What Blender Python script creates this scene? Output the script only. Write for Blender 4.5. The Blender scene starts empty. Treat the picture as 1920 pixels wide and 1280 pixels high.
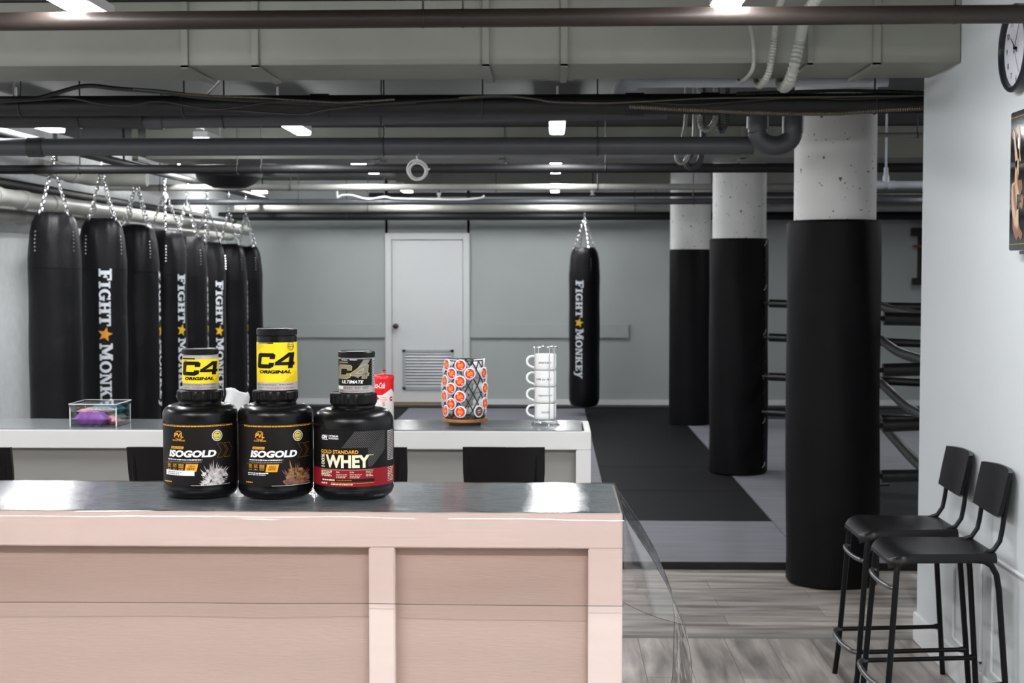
import bpy, bmesh, math, random
from mathutils import Vector, Matrix
R = math.radians
PI = math.pi
random.seed(7)
SC = bpy.context.scene
COL = SC.collection

# ------------------------------------------------------------------ camera
EYE = Vector((0, 0, 1.57))
FPX = 2667.0
TILT = math.atan(130 / FPX)
YAW = math.atan(75 / FPX * math.cos(TILT))
cd = bpy.data.cameras.new('camera'); cam = bpy.data.objects.new('camera', cd); COL.objects.link(cam)
cam.location = EYE
cam.rotation_euler = (PI / 2 - TILT, 0, YAW)
cd.sensor_width = 36.0; cd.lens = 36.0 * FPX / 1920; cd.clip_start = 0.05; cd.clip_end = 100
cd.dof.use_dof = True; cd.dof.focus_distance = 3.42; cd.dof.aperture_fstop = 9.0
SC.camera = cam
FW = Vector((-math.sin(YAW) * math.cos(TILT), math.cos(YAW) * math.cos(TILT), -math.sin(TILT)))
RT = Vector((math.cos(YAW), math.sin(YAW), 0)); UP = RT.cross(FW)
def ray(px, py): return FW * FPX + RT * (px - 960) + UP * (640 - py)
def at(px, py, Y):
    d = ray(px, py); return EYE + d * (Y / d.y)
def atz(px, py, z):
    d = ray(px, py); return EYE + d * ((z - 1.57) / d.z)

# ------------------------------------------------------------------ world, exposure
SC.view_settings.view_transform = 'Standard'; SC.view_settings.look = 'None'
SC.view_settings.gamma = 1; SC.view_settings.use_curve_mapping = False
SC.view_settings.exposure = 0.55
W = bpy.data.worlds.new('room_ambient'); SC.world = W; W.use_nodes = True
W.node_tree.nodes['Background'].inputs[0].default_value = (0.9, 0.95, 1, 1)
W.node_tree.nodes['Background'].inputs[1].default_value = 0.03
STRIP = 56.0          # emission of the ceiling strip lights
CEIL = 2.62

# ------------------------------------------------------------------ materials
def mat(name, col, rough=.5, metal=0., var=.06, nscale=8., bump=0., bscale=60., spec=.5, stretch=(1, 1, 1), coat=0., col2=None, dist=.01):
    m = bpy.data.materials.new(name); m.use_nodes = True
    n = m.node_tree.nodes; l = m.node_tree.links; b = n['Principled BSDF']
    tc = n.new('ShaderNodeTexCoord'); mp = n.new('ShaderNodeMapping'); mp.inputs['Scale'].default_value = stretch
    l.new(tc.outputs['Object'], mp.inputs[0])
    nz = n.new('ShaderNodeTexNoise'); nz.inputs['Scale'].default_value = nscale; nz.inputs['Detail'].default_value = 5
    l.new(mp.outputs[0], nz.inputs['Vector'])
    mx = n.new('ShaderNodeMix'); mx.data_type = 'RGBA'
    rr = n.new('ShaderNodeMapRange'); rr.inputs[1].default_value = .3; rr.inputs[2].default_value = .7
    l.new(nz.outputs[0], rr.inputs[0]); l.new(rr.outputs[0], mx.inputs[0])
    c2 = col2 or tuple(max(0, c * (1 - 2 * var)) for c in col)
    mx.inputs[6].default_value = (*col, 1); mx.inputs[7].default_value = (*c2, 1)
    l.new(mx.outputs[2], b.inputs['Base Color'])
    b.inputs['Roughness'].default_value = rough; b.inputs['Metallic'].default_value = metal
    b.inputs['Specular IOR Level'].default_value = spec; b.inputs['Coat Weight'].default_value = coat
    b.inputs['Coat Roughness'].default_value = .05
    if bump:
        n2 = n.new('ShaderNodeTexNoise'); n2.inputs['Scale'].default_value = bscale; n2.inputs['Detail'].default_value = 4
        l.new(mp.outputs[0], n2.inputs['Vector'])
        bp = n.new('ShaderNodeBump'); bp.inputs['Strength'].default_value = bump; bp.inputs['Distance'].default_value = dist
        l.new(n2.outputs[0], bp.inputs['Height']); l.new(bp.outputs[0], b.inputs['Normal'])
    return m
def glass(name, tint=(1, 1, 1), rough=.02, base=.06, edge=.7, bump=0., bscale=9., stretch=(1, 1, 1), haze=0., det=3):
    """thin clear plastic or glass: a see-through sheet with a glossy skin"""
    m = bpy.data.materials.new(name); m.use_nodes = True
    n = m.node_tree.nodes; l = m.node_tree.links; n.remove(n['Principled BSDF'])
    tr = n.new('ShaderNodeBsdfTransparent'); tr.inputs[0].default_value = (*tint, 1)
    gl = n.new('ShaderNodeBsdfGlossy'); gl.inputs['Roughness'].default_value = rough
    lw = n.new('ShaderNodeLayerWeight'); lw.inputs[0].default_value = .5
    rg = n.new('ShaderNodeMapRange'); rg.inputs[3].default_value = base; rg.inputs[4].default_value = edge
    pw = n.new('ShaderNodeMath'); pw.operation = 'POWER'; pw.inputs[1].default_value = 3
    l.new(lw.outputs['Facing'], pw.inputs[0]); l.new(pw.outputs[0], rg.inputs[0])
    mx = n.new('ShaderNodeMixShader'); l.new(rg.outputs[0], mx.inputs[0]); l.new(tr.outputs[0], mx.inputs[1]); l.new(gl.outputs[0], mx.inputs[2])
    out = mx
    if bump:
        tc = n.new('ShaderNodeTexCoord'); mp = n.new('ShaderNodeMapping'); mp.inputs['Scale'].default_value = stretch
        l.new(tc.outputs['Object'], mp.inputs[0])
        nz = n.new('ShaderNodeTexNoise'); nz.inputs['Scale'].default_value = bscale; nz.inputs['Detail'].default_value = det
        l.new(mp.outputs[0], nz.inputs['Vector'])
        bp = n.new('ShaderNodeBump'); bp.inputs['Strength'].default_value = bump; bp.inputs['Distance'].default_value = .02
        l.new(nz.outputs[0], bp.inputs['Height']); l.new(bp.outputs[0], gl.inputs['Normal']); l.new(bp.outputs[0], lw.inputs['Normal'])
    if haze:
        df = n.new('ShaderNodeBsdfDiffuse'); df.inputs[0].default_value = (.8, .82, .84, 1)
        m2 = n.new('ShaderNodeMixShader'); m2.inputs[0].default_value = haze
        l.new(out.outputs[0], m2.inputs[1]); l.new(df.outputs[0], m2.inputs[2]); out = m2
    l.new(out.outputs[0], n['Material Output'].inputs[0])
    return m
def emit(name, col, s):
    m = bpy.data.materials.new(name); m.use_nodes = True
    n = m.node_tree.nodes; l = m.node_tree.links; n.remove(n['Principled BSDF'])
    e = n.new('ShaderNodeEmission'); e.inputs[0].default_value = (*col, 1); e.inputs[1].default_value = s
    l.new(e.outputs[0], n['Material Output'].inputs[0]); return m

M = dict(
    olive=mat('olive_grey_paint', (.24, .245, .21), .5, var=.08, nscale=3, bump=.08, bscale=12),
    ceil=mat('grey_ceiling_paint', (.085, .088, .084), .85, var=.15, nscale=2, bump=.2, bscale=30),
    brown=mat('brown_pipe_paint', (.026, .019, .016), .42, var=.12, nscale=5, bump=.12, bscale=40, spec=.3),
    greypipe=mat('grey_plastic_pipe', (.06, .064, .072), .45, var=.1, nscale=4),
    darkpipe=mat('dark_pipe_paint', (.025, .025, .027), .5, var=.2, nscale=5, bump=.1, bscale=40),
    blackpipe=mat('black_pipe_paint', (.008, .008, .009), .55, var=.2),
    palepipe=mat('pale_pipe_paint', (.34, .34, .31), .42, var=.1, nscale=5),
    whitepipe=mat('white_plastic_pipe', (.80, .85, .92), .35, var=.06),
    conduit=mat('grey_flexible_conduit', (.30, .30, .27), .5, var=.1),
    cable=mat('black_cable', (.018, .017, .016), .45, var=.2),
    bronze=mat('armoured_cable', (.13, .11, .085), .4, .3, var=.2),
    wcable=mat('white_cable', (.72, .72, .70), .4, var=.05),
    wallg=mat('grey_green_wall_paint', (.45, .48, .47), .6, var=.04, nscale=1.2, bump=.05, bscale=40),
    wallw=mat('white_wall_paint', (.63, .66, .675), .55, var=.02, nscale=1.2, bump=.03, bscale=60),
    trimw=mat('white_trim_paint', (.80, .81, .82), .4, var=.02),
    doorw=mat('white_door_paint', (.74, .75, .75), .4, var=.02, nscale=2),
    louver=mat('grey_louver_metal', (.50, .52, .53), .4, .3, var=.05),
    knob=mat('dark_brass_knob', (.10, .08, .06), .3, .9, var=.2),
    tan=mat('tan_wood', (.45, .30, .15), .5, var=.2, nscale=6, stretch=(1, 8, 8)),
    pad=mat('black_vinyl_pad', (.0045, .0045, .0055), .55, var=.2, nscale=3, bump=.25, bscale=5, dist=.02, spec=.15),
    rope=mat('black_foam_rope', (.012, .0115, .0115), .36, var=.2, bump=.4, bscale=25, spec=.6),
    bag=mat('black_bag_vinyl', (.006, .006, .0075), .42, var=.2, nscale=3, bump=.6, bscale=7, dist=.02, spec=.22, stretch=(1, 1, .6)),
    chrome=mat('bright_chain_metal', (.78, .78, .78), .22, 1., var=.05),
    letter=mat('white_lettering', (.80, .84, .88), .5, var=.03),
    star=mat('yellow_star', (.85, .52, .02), .5, var=.05),
    ostar=mat('orange_star', (.85, .33, .03), .5, var=.05),
    matb=mat('black_foam_mat', (.006, .0065, .009), .65, var=.25, nscale=6, bump=.25, bscale=90, stretch=(.6, 3, 1), spec=.16),
    matg=mat('grey_foam_mat', (.225, .225, .255), .6, var=.1, nscale=4, bump=.25, bscale=90, stretch=(.6, 3, 1), spec=.3),
    matd=mat('dark_grey_mat', (.035, .037, .042), .6, var=.15, nscale=4, spec=.2),
    pink=mat('pale_pink_counter', (.72, .585, .54), .42, var=.03, nscale=3, stretch=(1, 6, 6), bump=.04, bscale=60),  # pale pink set as the even base colour of the counter frame
    pinkpanel=mat('pink_grained_panel', (.47, .345, .295), .45, var=.05, nscale=2.5, stretch=(.5, 4, 4), bump=.1, bscale=60),
    whitec=mat('white_counter_paint', (.62, .615, .60), .42, var=.02, nscale=3),
    greyp=mat('grey_counter_panel', (.27, .262, .245), .5, var=.04, nscale=3, stretch=(.5, 4, 4)),
    top=mat('dark_grey_laminate', (.08, .095, .11), .38, var=.45, nscale=26, stretch=(.7, 7, 1), bump=.5, bscale=40, spec=.6, dist=.006, col2=(.36, .40, .43)),
    top2=mat('blue_grey_laminate', (.20, .225, .25), .22, var=.3, nscale=6, stretch=(.6, 5, 1), bump=.06, bscale=20, spec=.8, dist=.006, coat=.6),
    blackp=mat('black_satin_plastic', (.004, .004, .0045), .27, var=.1, spec=.28, bump=.05, bscale=30),
    lid=mat('black_lid_plastic', (.004, .0035, .0035), .33, var=.1, spec=.22),
    seat=mat('black_seat_plastic', (.005, .0048, .0055), .36, var=.1, spec=.25, bump=.1, bscale=200, dist=.002),
    tube=mat('black_steel_tube', (.003, .003, .004), .35, var=.1, spec=.25),
    clip=mat('worn_steel_bar', (.16, .16, .17), .3, .8, var=.1),
    lblk=mat('black_label', (.004, .0035, .0035), .42, var=.1, spec=.2),
    lbrn=mat('dark_brown_label', (.009, .0065, .006), .42, var=.15, spec=.2),
    yel=mat('yellow_label', (.90, .66, .0), .42, var=.02),
    gold=mat('gold_orange_print', (.85, .38, .02), .45, var=.05),
    dgold=mat('dull_gold_print', (.35, .19, .03), .45, var=.05),
    silver=mat('silver_label_foil', (.55, .50, .49), .35, .4, var=.05),
    cream=mat('cream_print', (.80, .74, .52), .45, var=.03),
    whitep=mat('white_print', (.86, .84, .83), .45, var=.02),
    greyprint=mat('grey_print', (.22, .21, .21), .45, var=.1),
    red=mat('red_label', (.26, .006, .016), .42, var=.05, spec=.2),
    blue=mat('navy_print', (.02, .03, .14), .45, var=.05),
    splashw=mat('cream_powder_burst_print', (.75, .70, .68), .5, nscale=90, col2=(.22, .17, .17)),
    splashb=mat('brown_powder_burst_print', (.30, .13, .09), .5, nscale=90, col2=(.04, .018, .014)),
    podw=mat('white_pod_plastic', (.78, .79, .80), .4, var=.03),
    podr=mat('red_pod_foil', (.80, .03, .03), .35, var=.05),
    podo=mat('orange_pod_print', (.95, .30, .02), .4, var=.05),
    podg=mat('grey_pod_print', (.10, .11, .13), .4, var=.05),
    podb=mat('brown_pod_foil', (.12, .045, .03), .4, var=.1),
    wood=mat('oiled_wood', (.42, .18, .06), .4, var=.3, nscale=10, stretch=(1, 5, 5)),
    wire=mat('black_wire', (.008, .010, .011), .4, var=.1),
    mug=mat('white_glazed_ceramic', (.84, .84, .83), .18, var=.01, spec=.6),
    tinr=mat('glossy_red_tin', (.72, .008, .012), .25, var=.03),
    tinw=mat('cream_tin', (.78, .76, .72), .35, var=.04),
    paper=mat('white_paper', (.58, .58, .58), .8, var=.03),
    purple=mat('purple_wrapper', (.30, .10, .42), .28, var=.3, nscale=40, col2=(.50, .20, .60)),
    teal=mat('teal_wrapper', (.02, .30, .42), .28, var=.3, nscale=40),
    pinkw=mat('red_pink_wrapper', (.70, .08, .16), .28, var=.2, nscale=40, col2=(.85, .5, .5)),
    green=mat('green_wrapper', (.04, .30, .16), .3, var=.2, nscale=40, col2=(.6, .7, .6)),
    clockw=mat('white_clock_face', (.66, .66, .72), .4, var=.01),
    clockb=mat('black_clock_case', (.008, .011, .018), .3, var=.1),
    lacq=mat('black_lacquer', (.004, .004, .006), .08, var=.1, coat=.8),
    skin=mat('tan_print', (.62, .42, .26), .3, nscale=30, var=.1, col2=(.42, .24, .13)),
    rust=mat('rust_brown_print', (.28, .09, .035), .3, nscale=30, var=.2, col2=(.14, .05, .03)),
    pillar=mat('white_painted_concrete', (.76, .76, .74), .6, var=.05, nscale=6, bump=.12, bscale=10),
    fixture=mat('white_fixture_body', (.6, .6, .6), .5, var=.02),
    speck=mat('dark_chips', (.06, .055, .05), .8),
    lightm=emit('strip_light_diffuser', (.97, .985, 1.0), STRIP),
    acryl=glass('clear_acrylic', (.93, .95, .96), .02, .10, .8),
    film=glass('clear_plastic_film', (.86, .85, .84), .05, .13, .85, bump=1., bscale=3., stretch=(1, 1, 2.5), haze=.03),
    filmtop=glass('clear_plastic_film_on_top', (.92, .92, .92), .06, .14, .9, bump=.10, bscale=30, stretch=(.4, 5, 1), det=5),
    filmedge=mat('film_edge', (.05, .05, .05), .3),
    wallc=mat('speckled_white_concrete', (.78, .80, .80), .7, var=.05, nscale=12, bump=.2, bscale=30),
    filmfront=glass('clear_plastic_film_over_front', (.93, .90, .89), .05, .05, .6, bump=.12, bscale=4, stretch=(.3, 1, 4)),
)
def speckle_pillar():
    m = M['pillar']; n = m.node_tree.nodes; l = m.node_tree.links; b = n['Principled BSDF']
    src = b.inputs['Base Color'].links[0].from_socket
    v = n.new('ShaderNodeTexNoise'); v.inputs['Scale'].default_value = 42; v.inputs['Detail'].default_value = 1
    r = n.new('ShaderNodeMapRange'); r.inputs[1].default_value = .72; r.inputs[2].default_value = .735
    tc = n.new('ShaderNodeTexCoord'); l.new(tc.outputs['Object'], v.inputs['Vector']); l.new(v.outputs[0], r.inputs[0])
    mx = n.new('ShaderNodeMix'); mx.data_type = 'RGBA'; l.new(r.outputs[0], mx.inputs[0]); l.new(src, mx.inputs[6]); mx.inputs[7].default_value = (.12, .10, .08, 1)
    l.new(mx.outputs[2], b.inputs['Base Color'])
speckle_pillar()
def plank_mat(name, ang):
    m = bpy.data.materials.new(name); m.use_nodes = True
    n = m.node_tree.nodes; l = m.node_tree.links; b = n['Principled BSDF']
    tc = n.new('ShaderNodeTexCoord'); mp = n.new('ShaderNodeMapping'); mp.inputs['Rotation'].default_value = (0, 0, ang)
    l.new(tc.outputs['Object'], mp.inputs[0])
    br = n.new('ShaderNodeTexBrick'); br.inputs['Scale'].default_value = 1; br.inputs['Mortar Size'].default_value = .0012
    br.inputs['Brick Width'].default_value = 1.25; br.inputs['Row Height'].default_value = .185; br.inputs['Bias'].default_value = 0
    br.inputs[1].default_value = (.56, .50, .455, 1); br.inputs[2].default_value = (.38, .345, .32, 1); br.inputs[3].default_value = (.10, .09, .08, 1)
    br.offset = .37; l.new(mp.outputs[0], br.inputs[0])
    m2 = n.new('ShaderNodeMapping'); m2.inputs['Scale'].default_value = (1.0, 7, 1); l.new(mp.outputs[0], m2.inputs[0])
    nz = n.new('ShaderNodeTexNoise'); nz.inputs['Scale'].default_value = 2.2; nz.inputs['Detail'].default_value = 8; nz.inputs['Distortion'].default_value = .5
    l.new(m2.outputs[0], nz.inputs[0])
    rp = n.new('ShaderNodeMapRange'); rp.inputs[1].default_value = .3; rp.inputs[2].default_value = .72; rp.inputs[3].default_value = .38; rp.inputs[4].default_value = 1.2
    l.new(nz.outputs[0], rp.inputs[0])
    mx = n.new('ShaderNodeMix'); mx.data_type = 'RGBA'; mx.blend_type = 'MULTIPLY'; mx.inputs[0].default_value = 1
    l.new(br.outputs[0], mx.inputs[6]); l.new(rp.outputs[0], mx.inputs[7]); l.new(mx.outputs[2], b.inputs['Base Color'])
    b.inputs['Roughness'].default_value = .38
    bp = n.new('ShaderNodeBump'); bp.inputs['Strength'].default_value = .1; bp.inputs['Distance'].default_value = .004
    l.new(nz.outputs[0], bp.inputs['Height']); l.new(bp.outputs[0], b.inputs['Normal'])
    return m
M['plank_x'] = plank_mat('grey_oak_planks_across', 0); M['plank_y'] = plank_mat('grey_oak_planks_along', PI / 2)

# ------------------------------------------------------------------ mesh building
def tag(o, label=None, cat=None, group=None, kind=None):
    for k, v in (('label', label), ('category', cat), ('group', group), ('kind', kind)):
        if v: o[k] = v
    return o
def thing(name, label, cat, loc=(0, 0, 0), rz=0, group=None):
    o = bpy.data.objects.new(name, None); COL.objects.link(o); o.empty_display_size = .1
    o.location = loc; o.rotation_euler = (0, 0, rz); return tag(o, label, cat, group)
class MB:
    def __init__(s): s.v = []; s.f = []; s.m = []; s.ms = []
    def mi(s, k):
        if k not in s.ms: s.ms.append(k)
        return s.ms.index(k)
    def add(s, vs, fs, k):
        o = len(s.v); s.v += [tuple(v) for v in vs]; i = s.mi(k)
        for f in fs: s.f.append([o + a for a in f]); s.m.append(i)
        return s
    def box(s, x0, x1, y0, y1, z0, z1, k, bev=0.):
        if bev:
            bm = bmesh.new(); bmesh.ops.create_cube(bm, size=1)
            for v in bm.verts: v.co = ((x0 + x1) / 2 + v.co.x * (x1 - x0), (y0 + y1) / 2 + v.co.y * (y1 - y0), (z0 + z1) / 2 + v.co.z * (z1 - z0))
            bmesh.ops.bevel(bm, geom=bm.edges[:], offset=bev, segments=2, affect='EDGES')
            bm.verts.index_update(); s.add([v.co.copy() for v in bm.verts], [[v.index for v in f.verts] for f in bm.faces], k); bm.free(); return s
        return s.add([(x0, y0, z0), (x1, y0, z0), (x1, y1, z0), (x0, y1, z0), (x0, y0, z1), (x1, y0, z1), (x1, y1, z1), (x0, y1, z1)],
                     [(0, 3, 2, 1), (4, 5, 6, 7), (0, 1, 5, 4), (1, 2, 6, 5), (2, 3, 7, 6), (3, 0, 4, 7)], k)
    def tube(s, path, r, k, seg=12, cap=True, closed=False):
        P = [Vector(p) for p in path]; n = len(P); rr = r if isinstance(r, (list, tuple)) else [r] * n
        vs = []; fs = []; nrm = None
        for i, p in enumerate(P):
            if closed: t = P[(i + 1) % n] - P[i - 1]
            else: t = P[min(i + 1, n - 1)] - P[max(i - 1, 0)]
            t.normalize()
            if nrm is None: nrm = (Vector((0, 0, 1)) if abs(t.z) < .9 else Vector((0, 1, 0)))
            nrm = (nrm - t * nrm.dot(t)).normalized(); b = t.cross(nrm)
            for j in range(seg):
                a = 2 * PI * j / seg; vs.append(p + (nrm * math.cos(a) + b * math.sin(a)) * rr[i])
        for i in range(n if closed else n - 1):
            i2 = (i + 1) % n
            for j in range(seg):
                j2 = (j + 1) % seg; fs.append((i * seg + j, i2 * seg + j, i2 * seg + j2, i * seg + j2))
        if cap and not closed:
            fs.append(tuple(range(seg))); fs.append(tuple((n - 1) * seg + j for j in reversed(range(seg))))
        return s.add(vs, fs, k)
    def lathe(s, prof, k, seg=40, c=(0, 0, 0), fn=None, close=True):
        vs = []; fs = []; n = len(prof)
        for (r, z) in prof:
            for j in range(seg):
                a = 2 * PI * j / seg; q = fn(a, r, z) if fn else r
                vs.append((c[0] + q * math.cos(a), c[1] + q * math.sin(a), c[2] + z))
        for i in range(n - 1):
            for j in range(seg):
                j2 = (j + 1) % seg; fs.append((i * seg + j, i * seg + j2, (i + 1) * seg + j2, (i + 1) * seg + j))
        if close:
            if prof[0][0] > 1e-5: fs.append(tuple(reversed(range(seg))))
            if prof[-1][0] > 1e-5: fs.append(tuple((n - 1) * seg + j for j in range(seg)))
        return s.add(vs, fs, k)
    def prism(s, poly, d0, d1, k, axis='y'):
        """poly (u,v) extruded from d0 to d1: axis y -> (u,d,v), x -> (d,u,v), z -> (u,v,d)"""
        f = {'y': lambda u, v, d: (u, d, v), 'x': lambda u, v, d: (d, u, v), 'z': lambda u, v, d: (u, v, d)}[axis]
        n = len(poly); vs = [f(u, v, d0) for u, v in poly] + [f(u, v, d1) for u, v in poly]
        fs = [tuple(range(n)), tuple(reversed(range(n, 2 * n)))] + [(i, i + n, (i + 1) % n + n, (i + 1) % n) for i in range(n)]
        return s.add(vs, fs, k)
    def grid(s, fn, nu, nv, k):
        vs = [fn(i / nu, j / nv) for j in range(nv + 1) for i in range(nu + 1)]
        return s.add(vs, [(j * (nu + 1) + i, j * (nu + 1) + i + 1, (j + 1) * (nu + 1) + i + 1, (j + 1) * (nu + 1) + i) for j in range(nv) for i in range(nu)], k)
    def xf(s, mtx):
        s.v = [tuple(mtx @ Vector(v)) for v in s.v]; return s
    def build(s, name, parent=None, loc=(0, 0, 0), ang=35, fix=True, rot=None, solid=0.):
        me = bpy.data.meshes.new(name); me.from_pydata(s.v, [], s.f)
        for k in s.ms: me.materials.append(M[k])
        me.polygons.foreach_set('material_index', s.m)
        if fix:
            bm = bmesh.new(); bm.from_mesh(me); bmesh.ops.recalc_face_normals(bm, faces=bm.faces[:]); bm.to_mesh(me); bm.free()
        me.polygons.foreach_set('use_smooth', [True] * len(me.polygons)); me.set_sharp_from_angle(angle=R(ang)); me.update()
        o = bpy.data.objects.new(name, me); COL.objects.link(o); o.location = loc
        if rot: o.rotation_euler = rot
        if parent: o.parent = parent
        if solid:
            md = o.modifiers.new('thickness', 'SOLIDIFY'); md.thickness = solid; md.offset = 0
        return o
def dup(root):
    """copy of a thing with copies of its parts and sub-parts (mesh data shared)"""
    r = root.copy(); COL.objects.link(r)
    for ch in [c for c in root.children]:
        c = ch.copy(); COL.objects.link(c); c.parent = r
        for g in [x for x in ch.children]:
            d = g.copy(); COL.objects.link(d); d.parent = c
    return r
def struct(o): o['kind'] = 'structure'; return o

# flat artwork: polygons in metres, later laid on a plane or wrapped round a cylinder
def text_shape(t, bold=0., res=3):
    cu = bpy.data.curves.new('lettering', 'FONT'); cu.body = t; cu.offset = bold; cu.resolution_u = res; cu.fill_mode = 'FRONT'
    o = bpy.data.objects.new('lettering', cu); COL.objects.link(o)
    bpy.context.view_layer.update()
    me = bpy.data.meshes.new_from_object(o.evaluated_get(bpy.context.evaluated_depsgraph_get()))
    vs = [(v.co.x, v.co.y) for v in me.vertices]; fs = [list(p.vertices) for p in me.polygons]
    bpy.data.objects.remove(o); bpy.data.curves.remove(cu); bpy.data.meshes.remove(me)
    x0 = min(v[0] for v in vs); x1 = max(v[0] for v in vs); y0 = min(v[1] for v in vs); y1 = max(v[1] for v in vs)
    return [((x - x0) / (x1 - x0), (y - y0) / (y1 - y0)) for x, y in vs], fs
class Art:
    def __init__(s): s.items = []
    def shape(s, vs, fs, k, layer=1): s.items.append((vs, fs, k, layer)); return s
    def poly(s, pts, k, layer=1): return s.shape(pts, [list(range(len(pts)))], k, layer)
    def rect(s, x0, x1, y0, y1, k, layer=1, shear=0.):
        return s.poly([(x0, y0), (x1, y0), (x1 + shear * (y1 - y0), y1), (x0 + shear * (y1 - y0), y1)], k, layer)
    def text(s, t, x0, x1, y0, y1, k, layer=2, bold=0., shear=0., turn=0, res=3):
        vs, fs = text_shape(t, bold, res)
        w = x1 - x0; h = y1 - y0
        if turn == 0:
            w2 = w - shear * h; q = [(x0 + u * w2 + shear * v * h, y0 + v * h) for u, v in vs]
        elif turn == 90: q = [(x1 - v * w, y0 + u * h) for u, v in vs]       # reads upwards
        return s.shape(q, fs, k, layer)
    def disc(s, cx, cy, r, k, layer=1, r2=0., n=28):
        if r2 == 0: return s.poly([(cx + r * math.cos(2 * PI * i / n), cy + r * math.sin(2 * PI * i / n)) for i in range(n)], k, layer)
        vs = [(cx + q * math.cos(2 * PI * i / n), cy + q * math.sin(2 * PI * i / n)) for q in (r, r2) for i in range(n)]
        return s.shape(vs, [[i, (i + 1) % n, n + (i + 1) % n, n + i] for i in range(n)], k, layer)
    def star(s, cx, cy, r, k, layer=1, rot=PI / 2, inner=.45):
        vs = [(cx, cy)] + [(cx + (r if i % 2 == 0 else r * inner) * math.cos(rot + PI * i / 5), cy + (r if i % 2 == 0 else r * inner) * math.sin(rot + PI * i / 5)) for i in range(10)]
        return s.shape(vs, [[0, 1 + i, 1 + (i + 1) % 10] for i in range(10)], k, layer)
    def outline(s, pts, w, k, layer=2, closed=True):
        n = len(pts)
        for i in range(n if closed else n - 1):
            a = Vector(pts[i]); b = Vector(pts[(i + 1) % n]); d = (b - a)
            if d.length < 1e-6: continue
            d.normalize(); p = Vector((-d.y, d.x)) * w / 2; e = d * w / 2
            s.poly([tuple(a - e - p), tuple(b + e - p), tuple(b + e + p), tuple(a - e + p)], k, layer)
        return s
    def build(s, name, parent, fn, cut=.004, loc=(0, 0, 0), eps=.00035):
        """fn(u, v, height) -> point"""
        bm = bmesh.new(); ks = []
        for vs, fs, k, layer in s.items:
            if k not in ks: ks.append(k)
            b = [bm.verts.new((x, y, layer)) for x, y in vs]
            for f in fs:
                try: q = bm.faces.new([b[i] for i in f]); q.material_index = ks.index(k)
                except ValueError: pass
        bm.normal_update(); bmesh.ops.triangulate(bm, faces=bm.faces[:], ngon_method='EAR_CLIP')
        if cut:
            xs = [v.co.x for v in bm.verts]; a = math.floor(min(xs) / cut) * cut + cut
            while a < max(xs):
                bmesh.ops.bisect_plane(bm, geom=bm.verts[:] + bm.edges[:] + bm.faces[:], plane_co=(a, 0, 0), plane_no=(1, 0, 0), dist=1e-6); a += cut
        for v in bm.verts: v.co = fn(v.co.x, v.co.y, v.co.z * eps)
        for v in [v for v in bm.verts if not v.link_faces]: bm.verts.remove(v)
        me = bpy.data.meshes.new(name); bm.to_mesh(me); bm.free()
        for k in ks: me.materials.append(M[k])
        o = bpy.data.objects.new(name, me); COL.objects.link(o); o.location = loc
        if parent: o.parent = parent
        return o
def around(rad, zbase=0.):
    """u is arc length from the front (-Y) towards +X"""
    return lambda u, v, e: Vector(((rad + e) * math.sin(u / rad), -(rad + e) * math.cos(u / rad), zbase + v))
# ------------------------------------------------------------------ room shell
XW = 1.56      # face of the near right wall
YW = 16.30     # rear wall
XL = -3.75
def sbox(name, x0, x1, y0, y1, z0, z1, k, bev=0.):
    return struct(MB().box(x0, x1, y0, y1, z0, z1, k, bev).build(name))
sbox('floor', XL, 9, 6.09, YW, -.10, 0, 'plank_x')
struct(MB().box(XL, 9, -4, 6.075, -.10, 0, 'plank_y').build('floor'))
sbox('ceiling', XL - .2, 9, -4, YW + .2, CEIL, CEIL + .15, 'ceil')
sbox('wall_left', XL - .2, XL, -4, YW + .2, 0, CEIL, 'wallc')
sbox('wall_right', XW, XW + .16, -4, 6.06, 0, CEIL, 'wallw')
sbox('wall_far_right', 9, 9.2, 6.2, YW + .2, 0, CEIL, 'wallg')
sbox('wall_side', XW + .16, 9, 5.9, 6.06, 0, CEIL, 'wallw')
DX0, DX1 = at(723, 600, YW).x, at(881, 600, YW).x       # outer door frame
DZ = at(800, 437, YW).z
w = MB()
w.box(XL, DX0 + .03, YW, YW + .2, 0, CEIL, 'wallg'); w.box(DX1 - .03, 9, YW, YW + .2, 0, CEIL, 'wallg'); w.box(DX0, DX1, YW, YW + .2, DZ - .03, CEIL, 'wallg')
struct(w.build('wall_rear'))
sbox('baseboard_right', XW - .016, XW, -4, 6.06, 0, .125, 'trimw', .004)
sbox('baseboard_rear', DX1, 9, YW - .015, YW, .045, .11, 'trimw')
sbox('baseboard_rear', XL, DX0, YW - .015, YW, .045, .11, 'trimw')
z1 = at(560, 606, YW).z; z0 = at(560, 633, YW).z
sbox('trim_1', XL + .01, DX0 - .001, YW - .03, YW, z0, z1, 'wallg', .006)
sbox('trim_2', DX1 + .001, at(1179, 620, YW).x, YW - .03, YW, z0, z1, 'wallg', .006)
sbox('trim_3', -1.9, XW + .0, 6.06, 6.10, -.01, .010, 'greyp', .003)
# picture-frame mouldings low on the near right wall
n = 4
for (a, b_) in ((5.50, 5.14), (5.02, 4.62), (4.5, 4.0)):
    m = MB()
    for (y0, y1, zz0, zz1) in ((b_, a, .15, .162), (b_, a, .56, .572), (b_, b_ + .012, .15, .572), (a - .012, a, .15, .572)):
        m.box(XW - .009, XW, y0, y1, zz0, zz1, 'trimw', .003)
    struct(m.build('trim_%d' % n)); n += 1
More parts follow.
